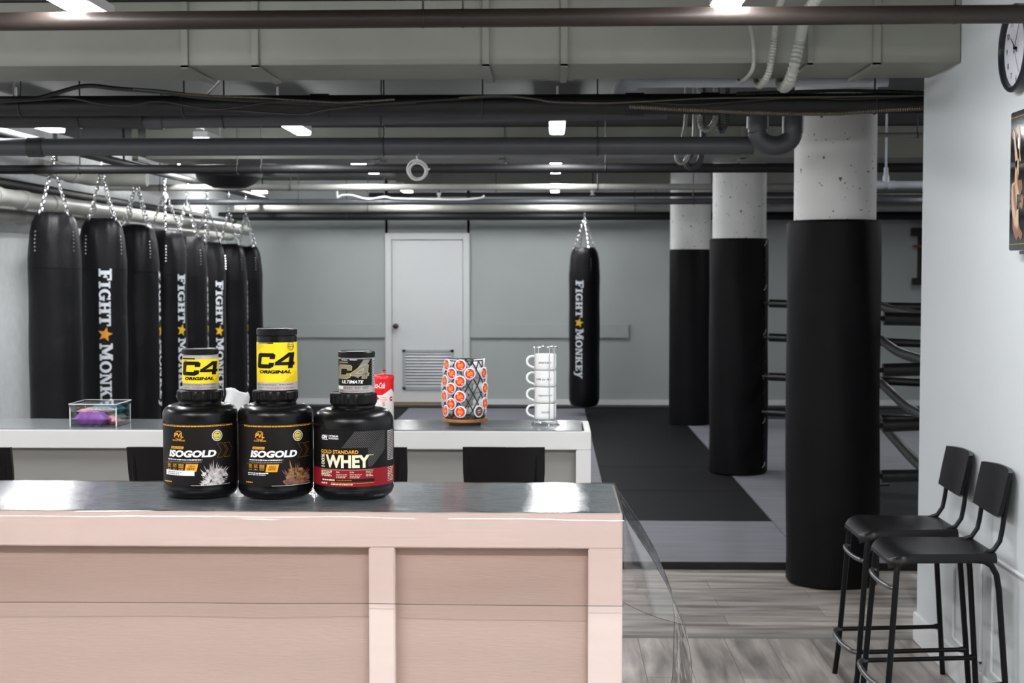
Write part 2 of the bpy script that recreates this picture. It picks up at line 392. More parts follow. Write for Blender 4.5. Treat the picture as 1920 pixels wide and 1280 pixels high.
# rear door with louvre
m = MB(); fx = .075
for (x0, x1, q0, q1) in ((DX0, DX0 + fx, 0, DZ), (DX1 - fx, DX1, 0, DZ), (DX0 + fx, DX1 - fx, DZ - fx, DZ)):
    m.box(x0, x1, YW - .045, YW + .06, q0, q1, 'doorw', .006)
door = struct(m.build('door_1'))
dl = MB().box(DX0 + fx + .004, DX1 - fx - .004, YW - .02, YW + .025, .075, DZ - fx - .004, 'doorw', .003).build('door_leaf', door)
k = at(742, 611, YW - .05)
MB().tube([(k.x, YW - .02, k.z), (k.x, YW - .055, k.z), (k.x, YW - .06, k.z), (k.x, YW - .085, k.z), (k.x, YW - .09, k.z)], [.03, .022, .032, .030, .01], 'knob', 16).build('door_knob', dl)
a = at(755, 655, YW); b_ = at(851, 730, YW)
m = MB()
for (x0, x1, q0, q1) in ((a.x, a.x + .035, b_.z, a.z), (b_.x - .035, b_.x, b_.z, a.z), (a.x, b_.x, a.z - .03, a.z), (a.x, b_.x, b_.z, b_.z + .03)):
    m.box(x0, x1, YW - .035, YW - .018, q0, q1, 'louver')
for i in range(12):
    zz = b_.z + .035 + i * (a.z - b_.z - .07) / 11.5
    m.add([(a.x + .03, YW - .032, zz), (b_.x - .03, YW - .032, zz), (b_.x - .03, YW - .024, zz + .017), (a.x + .03, YW - .024, zz + .017), (a.x + .03, YW - .030, zz - .003), (b_.x - .03, YW - .030, zz - .003)],
          [(0, 1, 2, 3), (0, 4, 5, 1)], 'louver')
m.box(a.x + .03, b_.x - .03, YW - .0215, YW - .0205, b_.z + .03, a.z - .03, 'greyprint')
m.build('louver_vent', dl, fix=False)
struct(MB().box(DX0, DX1 + .05, YW - .11, YW + .02, .005, .062, 'tan', .005).build('door_threshold'))

# ------------------------------------------------------------------ mats on the gym floor
MT = .035; YM = at(1300, 1068, YW).y
YM = 7.50
def gmat(x0, x1, y0, y1, k, label):
    o = MB().box(x0, x1, y0 + .002, y1 - .002, 0, MT, k, .004).build('floor_mat')
    return tag(o, label, 'floor mat', 'foam mats of the gym floor')
B0, B1 = .374, 1.362
gmat(-3.7, 1.36, 7.50, 8.76, 'matg', 'front grey foam mat whose black edge meets the wood floor')
gmat(1.364, 8.9, 7.50, 8.76, 'matg', 'grey foam mat at the front right, reaching the foot of the nearest padded pillar')
gmat(B0, B1, 8.76, 9.97, 'matb', 'nearest square black foam mat of the black aisle')
gmat(B0, B1, 9.97, 11.2, 'matb', 'black foam mat of the aisle beside the middle padded pillar')
gmat(B0, B1, 11.2, 16.0, 'matb', 'long black foam mat of the aisle reaching the rear wall')
gmat(-1.62, B0 - .004, 8.76, 16.0, 'matg', 'grey foam mat strip between the rear counter and the black aisle')
gmat(-3.7, -1.624, 8.76, 16.0, 'matb', 'black foam mat under the row of hanging bags')
gmat(B1 + .004, 1.95, 8.76, 11.0, 'matg', 'narrow grey foam mat between the two nearest padded pillars')
gmat(1.954, 8.9, 8.76, 11.0, 'matb', 'black foam mat inside the roped ring area')
gmat(B1 + .004, 8.9, 11.0, 14.9, 'matg', 'pale grey foam mat behind the middle padded pillar')
gmat(B1 + .004, 8.9, 14.9, 16.0, 'matd', 'dark foam mat along the rear wall behind the pillars')
tag(MB().box(XL + .01, 8.9, 16.002, YW - .002, 0, .05, 'matd', .004).build('mat_edging'), 'dark mat edging strip along the foot of the rear wall', 'mat edging')
tag(MB().box(-3.7, 8.9, 7.478, 7.499, 0, MT + .003, 'blackpipe', .003).build('mat_edging'), 'black edging lip where the grey mats meet the wood floor', 'mat edging')

# ------------------------------------------------------------------ pillars with wrapped pads
PB = [(7.22, 1562, 411, 1085), (10.92, 1384, 446, 888), (14.42, 1293, 467, 796)]
names = ['nearest', 'middle', 'farthest']
PC = []
for i, (Y, px, pt, pbm) in enumerate(PB):
    x = at(px, 700, Y).x; rr = .203; pr = (.232, .222, .208)[i]
    pil = struct(MB().lathe([(rr, 0), (rr, CEIL)], 'pillar', 64).build('pillar', loc=(x, Y, 0)))
    tag(pil, 'white concrete pillar, its bare top above the %s black pad' % names[i], 'pillar')
    zt = at(px, pt, Y - pr).z
    root = thing('pillar_pad', ['tall black vinyl pad wrapped round the nearest pillar', 'black vinyl pad with laced seam round the middle pillar', 'black vinyl pad wrapped round the farthest pillar'][i], 'pillar pad', (x, Y, MT if i else .001), group='black pads wrapped round the pillars')
    zt -= MT if i else 0
    ri = rr + .002
    def dent(a, r, z, q=random.random() * 6, pr=pr): return r + (.004 * math.sin(3 * a + q + z * 2) + .003 * math.sin(7 * a + z * 5 + q)) * (1 if r > ri + .005 else 0)
    prof = [(ri, 0), (pr - .012, 0), (pr, .012)] + [(pr, .012 + (zt - .024) * t / 16) for t in range(1, 16)] + [(pr, zt - .012), (pr - .01, zt), (ri, zt), (ri, 0)]
    MB().lathe(prof, 'pad', 72, fn=dent, close=False).build('pad_wrap', root)
    if i < 2:
        an = R(-38) if i == 1 else R(120)
        ca, sa = math.cos(an), math.sin(an)
        m = MB(); m.tube([((pr + .002) * ca, (pr + .002) * sa, .03), ((pr + .002) * ca, (pr + .002) * sa, zt - .03)], .007, 'pad', 8)
        for q in range(16):
            z = zt * (q + .5) / 16
            m.tube([((pr + .006) * math.cos(an - .08), (pr + .006) * math.sin(an - .08), z), ((pr + .012) * ca, (pr + .012) * sa, z + .02), ((pr + .006) * math.cos(an + .08), (pr + .006) * math.sin(an + .08), z + .04)], .003, 'silver' if q % 3 == 0 else 'wire', 6)
        m.build('laced_seam', root)
    PC.append((x, Y))

# ------------------------------------------------------------------ ring ropes
lv = [1.335, 1.075, .785, .515]
LN = ['top', 'second', 'third', 'lowest']
def rope(p0, p1, r, label, sag=.02, cc=3):
    P0, P1 = Vector(p0), Vector(p1); n = 14; pts = []
    for i in range(n + 1):
        t = i / n; p = P0.lerp(P1, t); p.z -= sag * math.sin(PI * t); p.z += .004 * math.sin(t * 9 + p0[2] * 7) ; p.y += .004 * math.sin(t * 13)
        pts.append(p - P0)
    root = thing('ring_rope', label, 'ring rope', P0, group='black padded ropes of the boxing ring')
    MB().tube(pts, r, 'rope', 14).build('foam_sleeve', root)
    for e, d in ((pts[0], pts[0] - pts[1]), (pts[-1], pts[-1] - pts[-2])):
        MB().tube([e, e + d.normalized() * .05], .012, 'wire', 8).build('rope_end', root)
x1, y1 = PC[0]; x2, y2 = PC[1]
for i in range(4):   # from the middle pillar to the right, behind the nearest pillar
    rope((x2 + .21, y2 - .16, lv[i]), (4.6, 9.6, lv[i] - .02), .031, '%s padded rope running right from the middle pillar' % LN[i], .01)
zc = [1.335, 1.075, .80, .54]
for i in range(4):   # front side, from the nearest pillar
    rope((x1 + .255, y1 + .02, zc[i] - (.0 if i == 0 else .005)), (4.6, y1 - .1, zc[i] + (-.02 if i == 0 else .10)), .034, '%s thick padded rope running right from the nearest pillar' % LN[i], .0)
zb = [(1.34, 1.32), (1.10, 1.06), (.80, .74), (.53, .44)]
for i in range(4):   # diagonal side
    rope((2.335, 10.25, zb[i][0]), (2.09, 7.75, zb[i][1] + .01), .030, '%s padded rope slanting forward between pillar and white wall' % LN[i], .03 if i else .02)
root = thing('ring_post', 'black ring post hidden behind the nearest pillar', 'ring post', (2.33, 10.36, MT))
MB().tube([(0, 0, 0), (0, 0, 1.40)], .045, 'rope', 16).build('post', root); MB().box(-.12, .10, -.12, .10, 0, .012, 'blackpipe').build('base_plate', root)

# ------------------------------------------------------------------ wall apparatus far right
a = at(1712, 428, YW)
root = thing('wall_bracket', 'black metal bracket mounted on the rear wall beside the near wall edge', 'wall bracket', (a.x, YW, a.z))
m = MB().box(.05, .11, -.12, -.002, -.62, 0, 'blackpipe', .004).build('upright', root)
MB().box(-.06, .2, -.22, -.12, -.09, 0, 'blackpipe', .006).build('top_clamp', root)
MB().box(-.04, .2, -.2, -.12, -.64, -.56, 'blackpipe', .006).build('bottom_clamp', root)
MB().box(-.03, .13, -.16, -.1, -.22, -.19, 'rust', .004).build('hook', root)

# ------------------------------------------------------------------ ceiling ducts
def duct(x0, x1, y0, y1, z0, seams, label, flange=.018, k='olive'):
    root = thing('air_duct', label, 'air duct', (x0, y0, z0))
    MB().box(0, x1 - x0, 0, y1 - y0, 0, CEIL - z0 - .006, k, .003).build('duct_body', root)
    for sx, w_ in seams:
        q = sx - x0
        m = MB(); m.box(q, q + w_, -.014, 0, -.012, CEIL - z0 - .008, k, .002); m.box(q, q + w_, -.014, y1 - y0 + .01, -.014, 0, k, .002)
        m.build('seam_flange', root)
    return root
YD = 5.52; xr = XW
zd = at(1600, 110, YD).z; zd = at(700, 121, YD).z
ya = EYE.y
fx = lambda p: at(p, 90, YD).x
duct(-3.7, XW - .003, YD, at(700, 148, 0.1 + YD).y if False else YD + .44, zd, [(fx(340), .028), (fx(472), .028), (fx(904), .028), (fx(1051), .028), (fx(1513), .022), (fx(1636), .03)], 'long olive-grey air duct crossing just behind the brown pipe')
Y2 = 10.3; f2 = lambda p: at(p, 245, Y2).x
duct(-2.95, 8.9, Y2, Y2 + .5, at(700, 297, Y2).z, [(f2(100), .03), (f2(248), .04), (f2(700), .04), (f2(935), .04), (f2(1388), .04)], 'second olive-grey duct seen between the grey pipes')
Y3 = 14.6
duct(-1.6, 8.9, Y3, Y3 + .6, at(700, 345, Y3).z, [(at(p, 330, Y3).x, .05) for p in (770, 800, 1010, 1070, 1500)], 'farthest olive-grey duct above the rear gym')
# a short branch box with a round diffuser at the left
q = at(505, 300, 9.7)
root = thing('air_diffuser', 'round dark air diffuser under a square box above the bag row', 'air diffuser', at(430, 345, 11.4))
MB().lathe([(.05, -.02), (.13, -.03), (.20, .0), (.26, .05), (.27, .09), (.24, .10)], 'darkpipe', 40).build('diffuser_bowl', root)
MB().box(-.32, .32, -.3, .3, .10, CEIL - root.location.z, 'olive', .004).build('plenum_box', root)

# ------------------------------------------------------------------ pipes running across
def xpipe(y_px, Y, dia_px, x0, x1, k, label, tilt=0., collars=(), hang=(), px=960, name='pipe', ck=None, hr=.004, extra=None):
    p = at(px, y_px, Y); r = dia_px / FPX * Y / 2
    root = thing(name, label, 'pipe', (x0, Y, p.z + (x0 - p.x) * tilt))
    L = x1 - x0
    MB().tube([(0, 0, 0), (L, 0, L * tilt)], r, k, 24).build('pipe_run', root)
    for c in collars:
        q = at(c, y_px, Y).x - x0
        MB().tube([(q - r * .9, 0, (q - r * .9) * tilt), (q + r * .9, 0, (q + r * .9) * tilt)], r * 1.13, ck or k, 24).build('pipe_collar', root)
    for c in hang:
        q = at(c, y_px, Y).x - x0; zq = q * tilt
        m = MB(); m.tube([(q, 0, zq + r), (q, 0, CEIL - root.location.z)], hr, 'darkpipe', 6)
        m.tube([(q, (r + .003) * math.cos(t * PI / 8), zq + (r + .003) * math.sin(t * PI / 8)) for t in range(16)], .0035, 'darkpipe', 6, closed=True)
        m.build('pipe_hanger', root)
    return root, r
xpipe(33.5, 4.55, 34, -2.6, XW - .002, 'brown', 'nearest brown pipe across the whole top of the room', .0024, (), (), px=960)
r1 = bpy.data.objects['pipe']
for c in (793, 868, 1790):
    q = at(c, 33, 4.55).x - (-2.6); z = q * .0024
    m = MB(); m.tube([(q - .004, 0, z), (q + .004, 0, z)], .0305, 'brown', 24); m.tube([(q, 0, z + .029), (q, 0, CEIL - r1.location.z)], .004, 'brown', 6)
    m.build('pipe_hanger', r1)
XR6 = 8.8
xpipe(196, 6.33, 38, XL + .01, XR6, 'blackpipe', 'thick black pipe carrying the cable bundle', 0, (600, 1190, 1330), (40, 345, 905, 1640))
xpipe(222, 6.50, 35, XL + .01, at(262, 222, 6.50).x, 'darkpipe', 'dark pipe section at the upper left behind the cables', 0, (255,), (150,), px=200, ck='darkpipe')
xpipe(214, 6.50, 32, at(268, 222, 6.50).x + .004, at(1250, 222, 6.50).x, 'greypipe', 'bluish grey pipe half hidden behind the cable bundle', .015, (292,), (420, 715), px=900)
rt6, r6 = xpipe(274, 6.66, 33, XL + .01, at(1412, 276, 6.66).x, 'greypipe', 'grey drain pipe with a collar at left, ending in the trap', 0, (68,), (720, 1120), px=900, ck='darkpipe')
xpipe(316, 9.0, 17, XL + .01, XR6, 'blackpipe', 'slim black pipe in front of the bag chains', 0, (), (150, 445, 490, 1135), px=900)
xpipe(351, 12.0, 12, XL + .01, XR6, 'palepipe', 'pale pipe running above the string of white cable', 0, (), (300, 545, 1120), px=900, ck='palepipe')
xpipe(378, 12.7, 11, at(310, 378, 12.7).x, XR6, 'greypipe', 'thin grey pipe holding the wavy white cable', 0, (), (560, 720, 1300), px=900)
xpipe(391, 15.3, 13, at(440, 391, 15.3).x, XR6, 'palepipe', 'pale pipe nearest the rear wall', 0, (), (690, 1190), px=900)
xpipe(405, 15.95, 16, XL + .01, XR6, 'blackpipe', 'thick black pipe along the top of the rear wall', 0, (), (650, 1230), px=900)
xpipe(230, 11.3, 9, -2.9, XR6, 'palepipe', 'pale upper pipe in front of the far ducts', 0, (), (1330,), px=900)
xpipe(253, 8.3, 9, at(1640, 253, 8.3).x - .25, XR6, 'palepipe', 'bright pale pipe between nearest pillar and white wall', 0, (), (1720,), px=1690)
xpipe(365, 14.0, 8, -1.8, XR6, 'darkpipe', 'thin dark pipe under the farthest duct', 0, (), (930,), px=900)
root, rr_ = xpipe(346, 8.9, 13, at(1600, 346, 8.9).x + .1, XR6, 'whitepipe', 'white pipe with a sprinkler tee beside the nearest pillar', 0, (1651, 1672), (), px=1660)
q = at(1661, 346, 8.9).x - root.location.x
MB().tube([(q, 0, .01), (q, 0, .05), (q, 0, .06), (q, 0, .10), (q, 0, .11), (q, 0, CEIL - root.location.z)], [.022, .02, .014, .014, .007, .007], 'whitepipe', 14).build('sprinkler_tee', root)

# white plastic pipe with an elbow behind the first duct
a = at(1160, 172, 6.62); b_ = at(1160, 154, 6.62)
root = thing('white_pipe', 'bluish white plastic pipe with an elbow dropping behind the cables', 'pipe', (a.x, 6.62, b_.z))
e = .055; pts = [(0, 0, -.14), (0, 0, -e)] + [(e - e * math.cos(t * PI / 12), 0, -e + e * math.sin(t * PI / 12)) for t in range(1, 6)] + [(e, 0, 0)]
MB().tube(pts, .032, 'whitepipe', 20).build('elbow', root)
MB().tube([(e, 0, 0), (XR6 * .14, 0, 0)], .026, 'whitepipe', 20).build('pipe_run', root)
MB().tube([(e - .005, 0, 0), (e + .03, 0, 0)], .037, 'whitepipe', 20).build('pipe_collar', root)

# trap
a = at(1424, 228, 6.5); b_ = at(1491, 228, 6.5); ym = at(1458, 272, 6.5).z; rad = (b_.x - a.x) / 2; cx = (a.x + b_.x) / 2; zt = at(1450, 246, 6.5).z
root = thing('drain_trap', 'grey U-shaped drain trap in front of the nearest pillar', 'drain trap', (cx, 6.56, zt))
MB().tube([(-rad * math.cos(t * PI / 14), 0, -rad * .75 * math.sin(t * PI / 14)) for t in range(15)], .044, 'greypipe', 24).build('trap_bend', root)
zu = at(1450, 216, 6.5).z - zt
MB().tube([(-rad, 0, 0), (-rad, 0, zu)], .044, 'greypipe', 24).build('trap_inlet', root)
MB().tube([(rad, 0, -.004), (rad, 0, zu * .85), (rad, 0, zu)], [.049, .049, .049], 'greypipe', 24).build('trap_socket', root)
MB().tube([(-rad, 0, zu - .055), (-rad, 0, zu)], .050, 'greypipe', 24).build('trap_socket', root)
for dz, (u, v) in enumerate(((1480, 9.0), (1330, 9.2))): pass

# smaller looped conduits behind the first pipes
def pxtube(pts, r, k, name, label, cat, rings=0., group=None):
    P = [at(x, y, Y) for x, y, Y in pts]
    # smooth with catmull-rom
    S = []
    for i in range(len(P) - 1):
        p0, p1, p2, p3 = P[max(i - 1, 0)], P[i], P[i + 1], P[min(i + 2, len(P) - 1)]
        for t in range(8):
            u = t / 8; S.append(.5 * ((2 * p1) + (p2 - p0) * u + (2 * p0 - 5 * p1 + 4 * p2 - p3) * u * u + (3 * p1 - p0 - 3 * p2 + p3) * u ** 3))
    S.append(P[-1]); O = S[0].copy(); S = [s - O for s in S]
    if rings:
        L = [0]
        for i in range(1, len(S)): L.append(L[-1] + (S[i] - S[i - 1]).length)
        n = int(L[-1] / rings); T = []; rr = []; j = 0
        for i in range(2 * n + 1):
            d = L[-1] * i / (2 * n)
            while j < len(L) - 2 and L[j + 1] < d: j += 1
            T.append(S[j].lerp(S[j + 1], (d - L[j]) / max(1e-9, L[j + 1] - L[j]))); rr.append(r * (1.0 if i % 2 else .78))
        S, r = T, rr
    o = MB().tube(S, r, k, 14).build(name, loc=O, ang=18 if rings else 60); return tag(o, label, cat, group)
pxtube([(1402, 40, 5.2), (1408, 55, 5.3), (1413, 90, 5.42), (1411, 130, 5.42), (1392, 152, 5.6), (1385, 152, 6.06), (1384, 128, 6.16)], .0075, 'palepipe', 'metal_conduit', 'thin smooth conduit bending under the duct, leftmost of the three', 'conduit')
pxtube([(1475, -30, 5.0), (1466, 0, 5.2), (1457, 25, 5.3), (1452, 70, 5.42), (1443, 130, 5.42), (1429, 158, 5.55), (1418, 156, 6.06), (1412, 128, 6.16)], .0135, 'palepipe', 'flexible_conduit', 'medium ribbed conduit hanging over the duct, middle of the three', 'conduit', .012)
pxtube([(1560, -50, 5.0), (1530, -2, 5.15), (1510, 30, 5.25), (1500, 75, 5.40), (1486, 135, 5.40), (1474, 162, 5.55), (1464, 158, 6.06), (1462, 128, 6.18)], .0225, 'palepipe', 'flexible_conduit', 'thickest ribbed conduit hanging over the duct, rightmost of the three', 'conduit', .018)
pxtube([(1312, 131, 7.4), (1312, 212, 7.4), (1314, 236, 7.4), (1325, 243, 7.4), (1338, 230, 7.4), (1342, 212, 7.4), (1342, 131, 7.4)], .016, 'palepipe', 'flexible_conduit', 'pale looped conduit below the cable bundle', 'conduit', .012)
pxtube([(1345, 151, 7.8), (1345, 212, 7.8), (1347, 238, 7.8), (1353, 246, 7.8), (1362, 230, 7.8), (1364, 212, 7.8), (1364, 151, 7.8)], .016, 'greypipe', 'flexible_conduit', 'dark looped conduit beside the pale loop', 'conduit', .012)
pxtube([(1286, 141, 7.6), (1286, 215, 7.6), (1282, 250, 7.6), (1268, 292, 7.6), (1276, 306, 7.6), (1290, 296, 7.6), (1300, 262, 7.6), (1302, 215, 7.6), (1302, 141, 7.6)], .010, 'palepipe', 'flexible_conduit', 'long pale conduit loop passing behind the drain pipe', 'conduit')
pxtube([(1296, 285, 7.9), (1286, 305, 7.9), (1297, 314, 7.9), (1312, 302, 7.9), (1318, 262, 7.9), (1318, 215, 7.9), (1318, 155, 7.9)], .018, 'greypipe', 'flexible_conduit', 'thick grey conduit loop dipping below the drain pipe', 'conduit')
# cables on the black pipe
pxtube([(-10, 186, 6.25), (60, 186, 6.25), (100, 176, 6.25), (160, 161, 6.25), (220, 166, 6.25), (300, 172, 6.25), (380, 182, 6.25), (470, 188, 6.25), (560, 192, 6.25), (640, 195, 6.25), (780, 190, 6.25)], .010, 'cable', 'cable_bundle', 'black cable humping up over the left of the thick black pipe', 'cable')
pxtube([(250, 166, 6.22), (330, 174, 6.22), (400, 180, 6.22), (480, 183, 6.22), (560, 188, 6.22), (640, 192, 6.22), (740, 186, 6.22)], .006, 'bronze', 'armoured_cable', 'ribbed bronze armoured cable lying along the thick black pipe', 'cable', .010)
pxtube([(-10, 192, 6.22), (60, 188, 6.22), (130, 184, 6.22), (190, 195, 6.22), (240, 198, 6.22), (300, 190, 6.22), (400, 205, 6.22), (470, 197, 6.22), (540, 190, 6.22), (700, 196, 6.22)], .0045, 'cable', 'cable', 'thin black cable waving across the left of the thick pipe', 'cable')
pxtube([(370, 205, 6.24), (450, 208, 6.24), (520, 213, 6.24), (570, 214, 6.24), (620, 205, 6.24), (720, 194, 6.24), (860, 185, 6.24), (930, 181, 6.24), (1000, 184, 6.24), (1040, 192, 6.24), (1120, 193, 6.24), (1200, 190, 6.24), (1300, 196, 6.24), (1480, 183, 6.24), (1600, 185, 6.24), (1735, 178, 6.24)], .006, 'cable', 'cable', 'long black cable sagging along the whole thick pipe', 'cable')
pxtube([(860, 183, 6.2), (940, 179, 6.2), (1000, 185, 6.2), (1040, 191, 6.2), (1140, 193, 6.2), (1230, 189, 6.2), (1330, 184, 6.2), (1500, 182, 6.2), (1735, 179, 6.2)], .004, 'bronze', 'cable', 'thin brown cable over the centre of the thick pipe', 'cable')
pxtube([(1180, 200, 6.2), (1300, 206, 6.2), (1450, 212, 6.2), (1560, 213, 6.2), (1650, 207, 6.2), (1735, 203, 6.2)], .010, 'bronze', 'armoured_cable', 'ribbed dark cable sagging under the right of the thick pipe', 'cable', .010)
pxtube([(1380, 176, 6.3), (1500, 172, 6.3), (1600, 170, 6.3), (1735, 174, 6.3)], .009, 'cable', 'armoured_cable', 'dark ribbed cable on top of the thick pipe at right', 'cable', .010)
pxtube([(390, 175, 6.3), (400, 165, 6.2), (415, 148, 6.1)], .005, 'palepipe', 'cable', 'short pale cable dropping from the duct onto the cable bundle', 'cable')
# white cable and coil
pxtube([(632, 358, 12.64), (633, 370, 12.668), (640, 366, 12.668), (660, 366, 12.668), (690, 373, 12.668), (720, 369, 12.668), (740, 372, 12.668), (790, 373, 12.668), (860, 374, 12.668), (900, 371, 12.668), (908, 366, 12.668)], .009, 'wcable', 'white_cable', 'wavy white cable strung along the thin grey pipe', 'cable')
c = at(783, 318, 6.55); m = MB()
for i in range(7):
    a0 = random.random() * 6; ra = .040 + .004 * random.uniform(-1, 1); dx, dz = random.uniform(-.005, .005), random.uniform(-.006, .006)
    m.tube([(dx + ra * math.cos(t * PI / 14), -.008 + .0035 * i + .006 * math.sin(t * PI / 14 + a0), dz - .003 + ra * math.sin(t * PI / 14)) for t in range(28)], .0042, 'wcable', 8, closed=True)
m.tube([(.0, .0, .04), (-.005, .004, .06), (0, .06, .075)], .004, 'wcable', 8); m.tube([(.035, -.01, 0), (.058, -.01, .002)], .004, 'wcable', 8)
tag(m.build('cable_coil', loc=c), 'coiled loop of white cable hanging below the grey drain pipe', 'cable coil')

# pipes along the left wall
def ypipe(pts, r, k, name, label, collars=()):
    O = Vector(pts[0]); root = thing(name, label, 'pipe', O)
    P = [Vector(p) - O for p in pts]
    MB().tube(P, r, k, 22).build('pipe_run', root)
    for t in collars:
        a = P[0].lerp(P[1], t); d = (P[1] - P[0]).normalized()
        MB().tube([a - d * .05, a + d * .05], r * 1.12, k, 22).build('pipe_collar', root)
ypipe([(-3.38, 6.8, 2.03), (-3.38, 15.7, 2.03)], .055, 'palepipe', 'pipe', 'pale pipe along the left wall above the hanging bags', (.2, .25, .31, .4, .5))
ypipe([(-3.56, 6.8, 1.93), (-3.56, 15.7, 1.96)], .045, 'palepipe', 'pipe', 'lower pale pipe tight against the left wall', (.3, .45))
q = at(190, 350, 12)
ypipe([(-3.30, 9.06, 2.245), (-3.30, 9.9, 2.24), (-3.28, 10.05, 2.235), (-3.2, 10.15, 2.235), (-2.9, 10.16, 2.235)], .053, 'palepipe', 'pipe', 'pale pipe at the upper left ending in a rightward elbow', (.78,))
ypipe([(-3.14, 7.0, 2.365), (-3.14, 15.6, 2.365)], .03, 'blackpipe', 'bag_rail', 'black steel rail from which the row of bags hangs')
ypipe([(-3.50, 6.8, 2.14), (-3.50, 15.6, 2.12)], .035, 'blackpipe', 'pipe', 'black pipe between the two pale pipes on the left')
bpy.data.objects['bag_rail']['category'] = 'rail'
m = MB()
for y in (7.8, 10.4, 13, 15.4): m.tube([(-3.14, y, 2.385), (-3.14, y, CEIL)], .008, 'blackpipe', 8)
o = m.build('rail_hanger', bpy.data.objects['bag_rail']); o.location = -bpy.data.objects['bag_rail'].location

# ------------------------------------------------------------------ strip lights
def strip(x, y0, y1, label, z=2.43, w=.09):
    root = thing('ceiling_light', label, 'ceiling light', (x, y0, z), group='white LED strip lights on the ceiling')
    L = y1 - y0; pf = [(-w / 2, .018), (-w / 2 + .006, 0), (w / 2 - .006, 0), (w / 2, .018)]
    n = len(pf); vs = [(u, d, v) for d in (0, L) for u, v in pf]
    fs = [(i, i + n, i + n + 1, i + 1) for i in range(n - 1)] + [tuple(range(n)), tuple(reversed(range(n, 2 * n)))]
    MB().add(vs, fs, 'lightm').build('diffuser', root)
    MB().box(-w / 2 - .004, w / 2 + .004, -.004, L + .004, .019, .06, 'fixture', .003).build('housing', root)
    m = MB()
    for q in (.15 * L, .85 * L): m.tube([(0, q, .07), (0, q, CEIL - z)], .006, 'fixture', 8)
    m.build('hanger', root)
    return root
xa, xb, xc = -1.56, .03, -3.05
for (x, y0, y1, s) in ((xa, 3.7, 4.92, 'bright strip light in the top left corner before the duct'),
                       (.57, 3.5, 4.78, 'strip light cut by the brown pipe left of the thick conduits'),
                       (xa, 7.95, 8.95, 'slanting strip light above the cluster of stacked tubs'),
                       (xb, 7.95, 8.95, 'upright-looking strip light in the middle of the ceiling'),
                       (xc, 7.95, 8.75, 'strip light between the dark pipes at upper left'),
                       (xa, 11.3, 12.5, 'strip light peeking over the black pipe left of the white coil'),
                       (xb, 11.3, 12.5, 'small bright strip light over the black pipe, middle of its column'),
                       (xc + .1, 11.3, 12.5, 'strip light hidden above the row of bags'),
                       (xa, 14.6, 15.5, 'farthest strip light above the white wavy cable'),
                       (xb, 14.6, 15.5, 'farthest strip light straight above the mug rack'),
                       (xc - .1, 14.6, 15.5, 'farthest strip light above the end of the bag row'),
                       (3.6, 7.95, 8.95, 'strip light behind the white wall over the ring'),
                       (3.6, 12.3, 13.5, 'farther strip light over the ring'),
                       (6.4, 9.5, 10.7, 'strip light at the far right of the gym')):
    strip(x, y0, y1, s)
q = at(12, 206, 7.2); strip(q.x, 6.75, 7.4, 'strip light at the left edge above the dark pipe', 2.40)
for (x, y0) in ((-1.56, .6), (.57, .6), (-1.56, -1.4), (.57, -1.4), (-3.05, 3.7)):  # added fixtures outside the view, put in to light the counter fronts
    strip(x, y0, y0 + 1.2, 'strip light added out of view over the bar area to light the counters')
for (x, L) in ((-2.9, 2.3), (-.4, 1.6)):  # added outside the view, for long highlights on the film edge
    s_ = strip(x, 1.2, 1.2 + L, 'strip light added crosswise out of view for highlights on the front counter'); s_.rotation_euler = (0, 0, -PI / 2)
strip(-2.3, 9.3, 9.95, 'strip light added behind the grey drain pipe to brighten the left wall')  # added lamp kept out of sight, brightens the left wall
for (px, py, Y, k, lb) in ((304, 243, 8.4, 'podb', 'copper coloured sprinkler head above the drain pipe at left'), (375, 243, 8.4, 'wcable', 'white sprinkler head right of the copper one'),
                           (1143, 304, 11.0, 'wcable', 'small white sprinkler head above the slim black pipe'), (1111, 366, 13.4, 'wcable', 'white sprinkler head above the lone hanging bag'), (823, 372, 13.2, 'wcable', 'white sprinkler head at the end of the wavy cable')):
    p = at(px, py, Y); h = CEIL - p.z
    rt = thing('sprinkler_head', lb, 'sprinkler', p)
    MB().lathe([(0, 0), (.022, 0), (.026, .006), (.012, .010), (.012, .03), (.020, .034), (.020, .05), (.010, .055)], k, 20).build('deflector', rt)
    MB().tube([(0, 0, .05), (0, 0, h)], .009, 'darkpipe', 10).build('drop_pipe', rt)
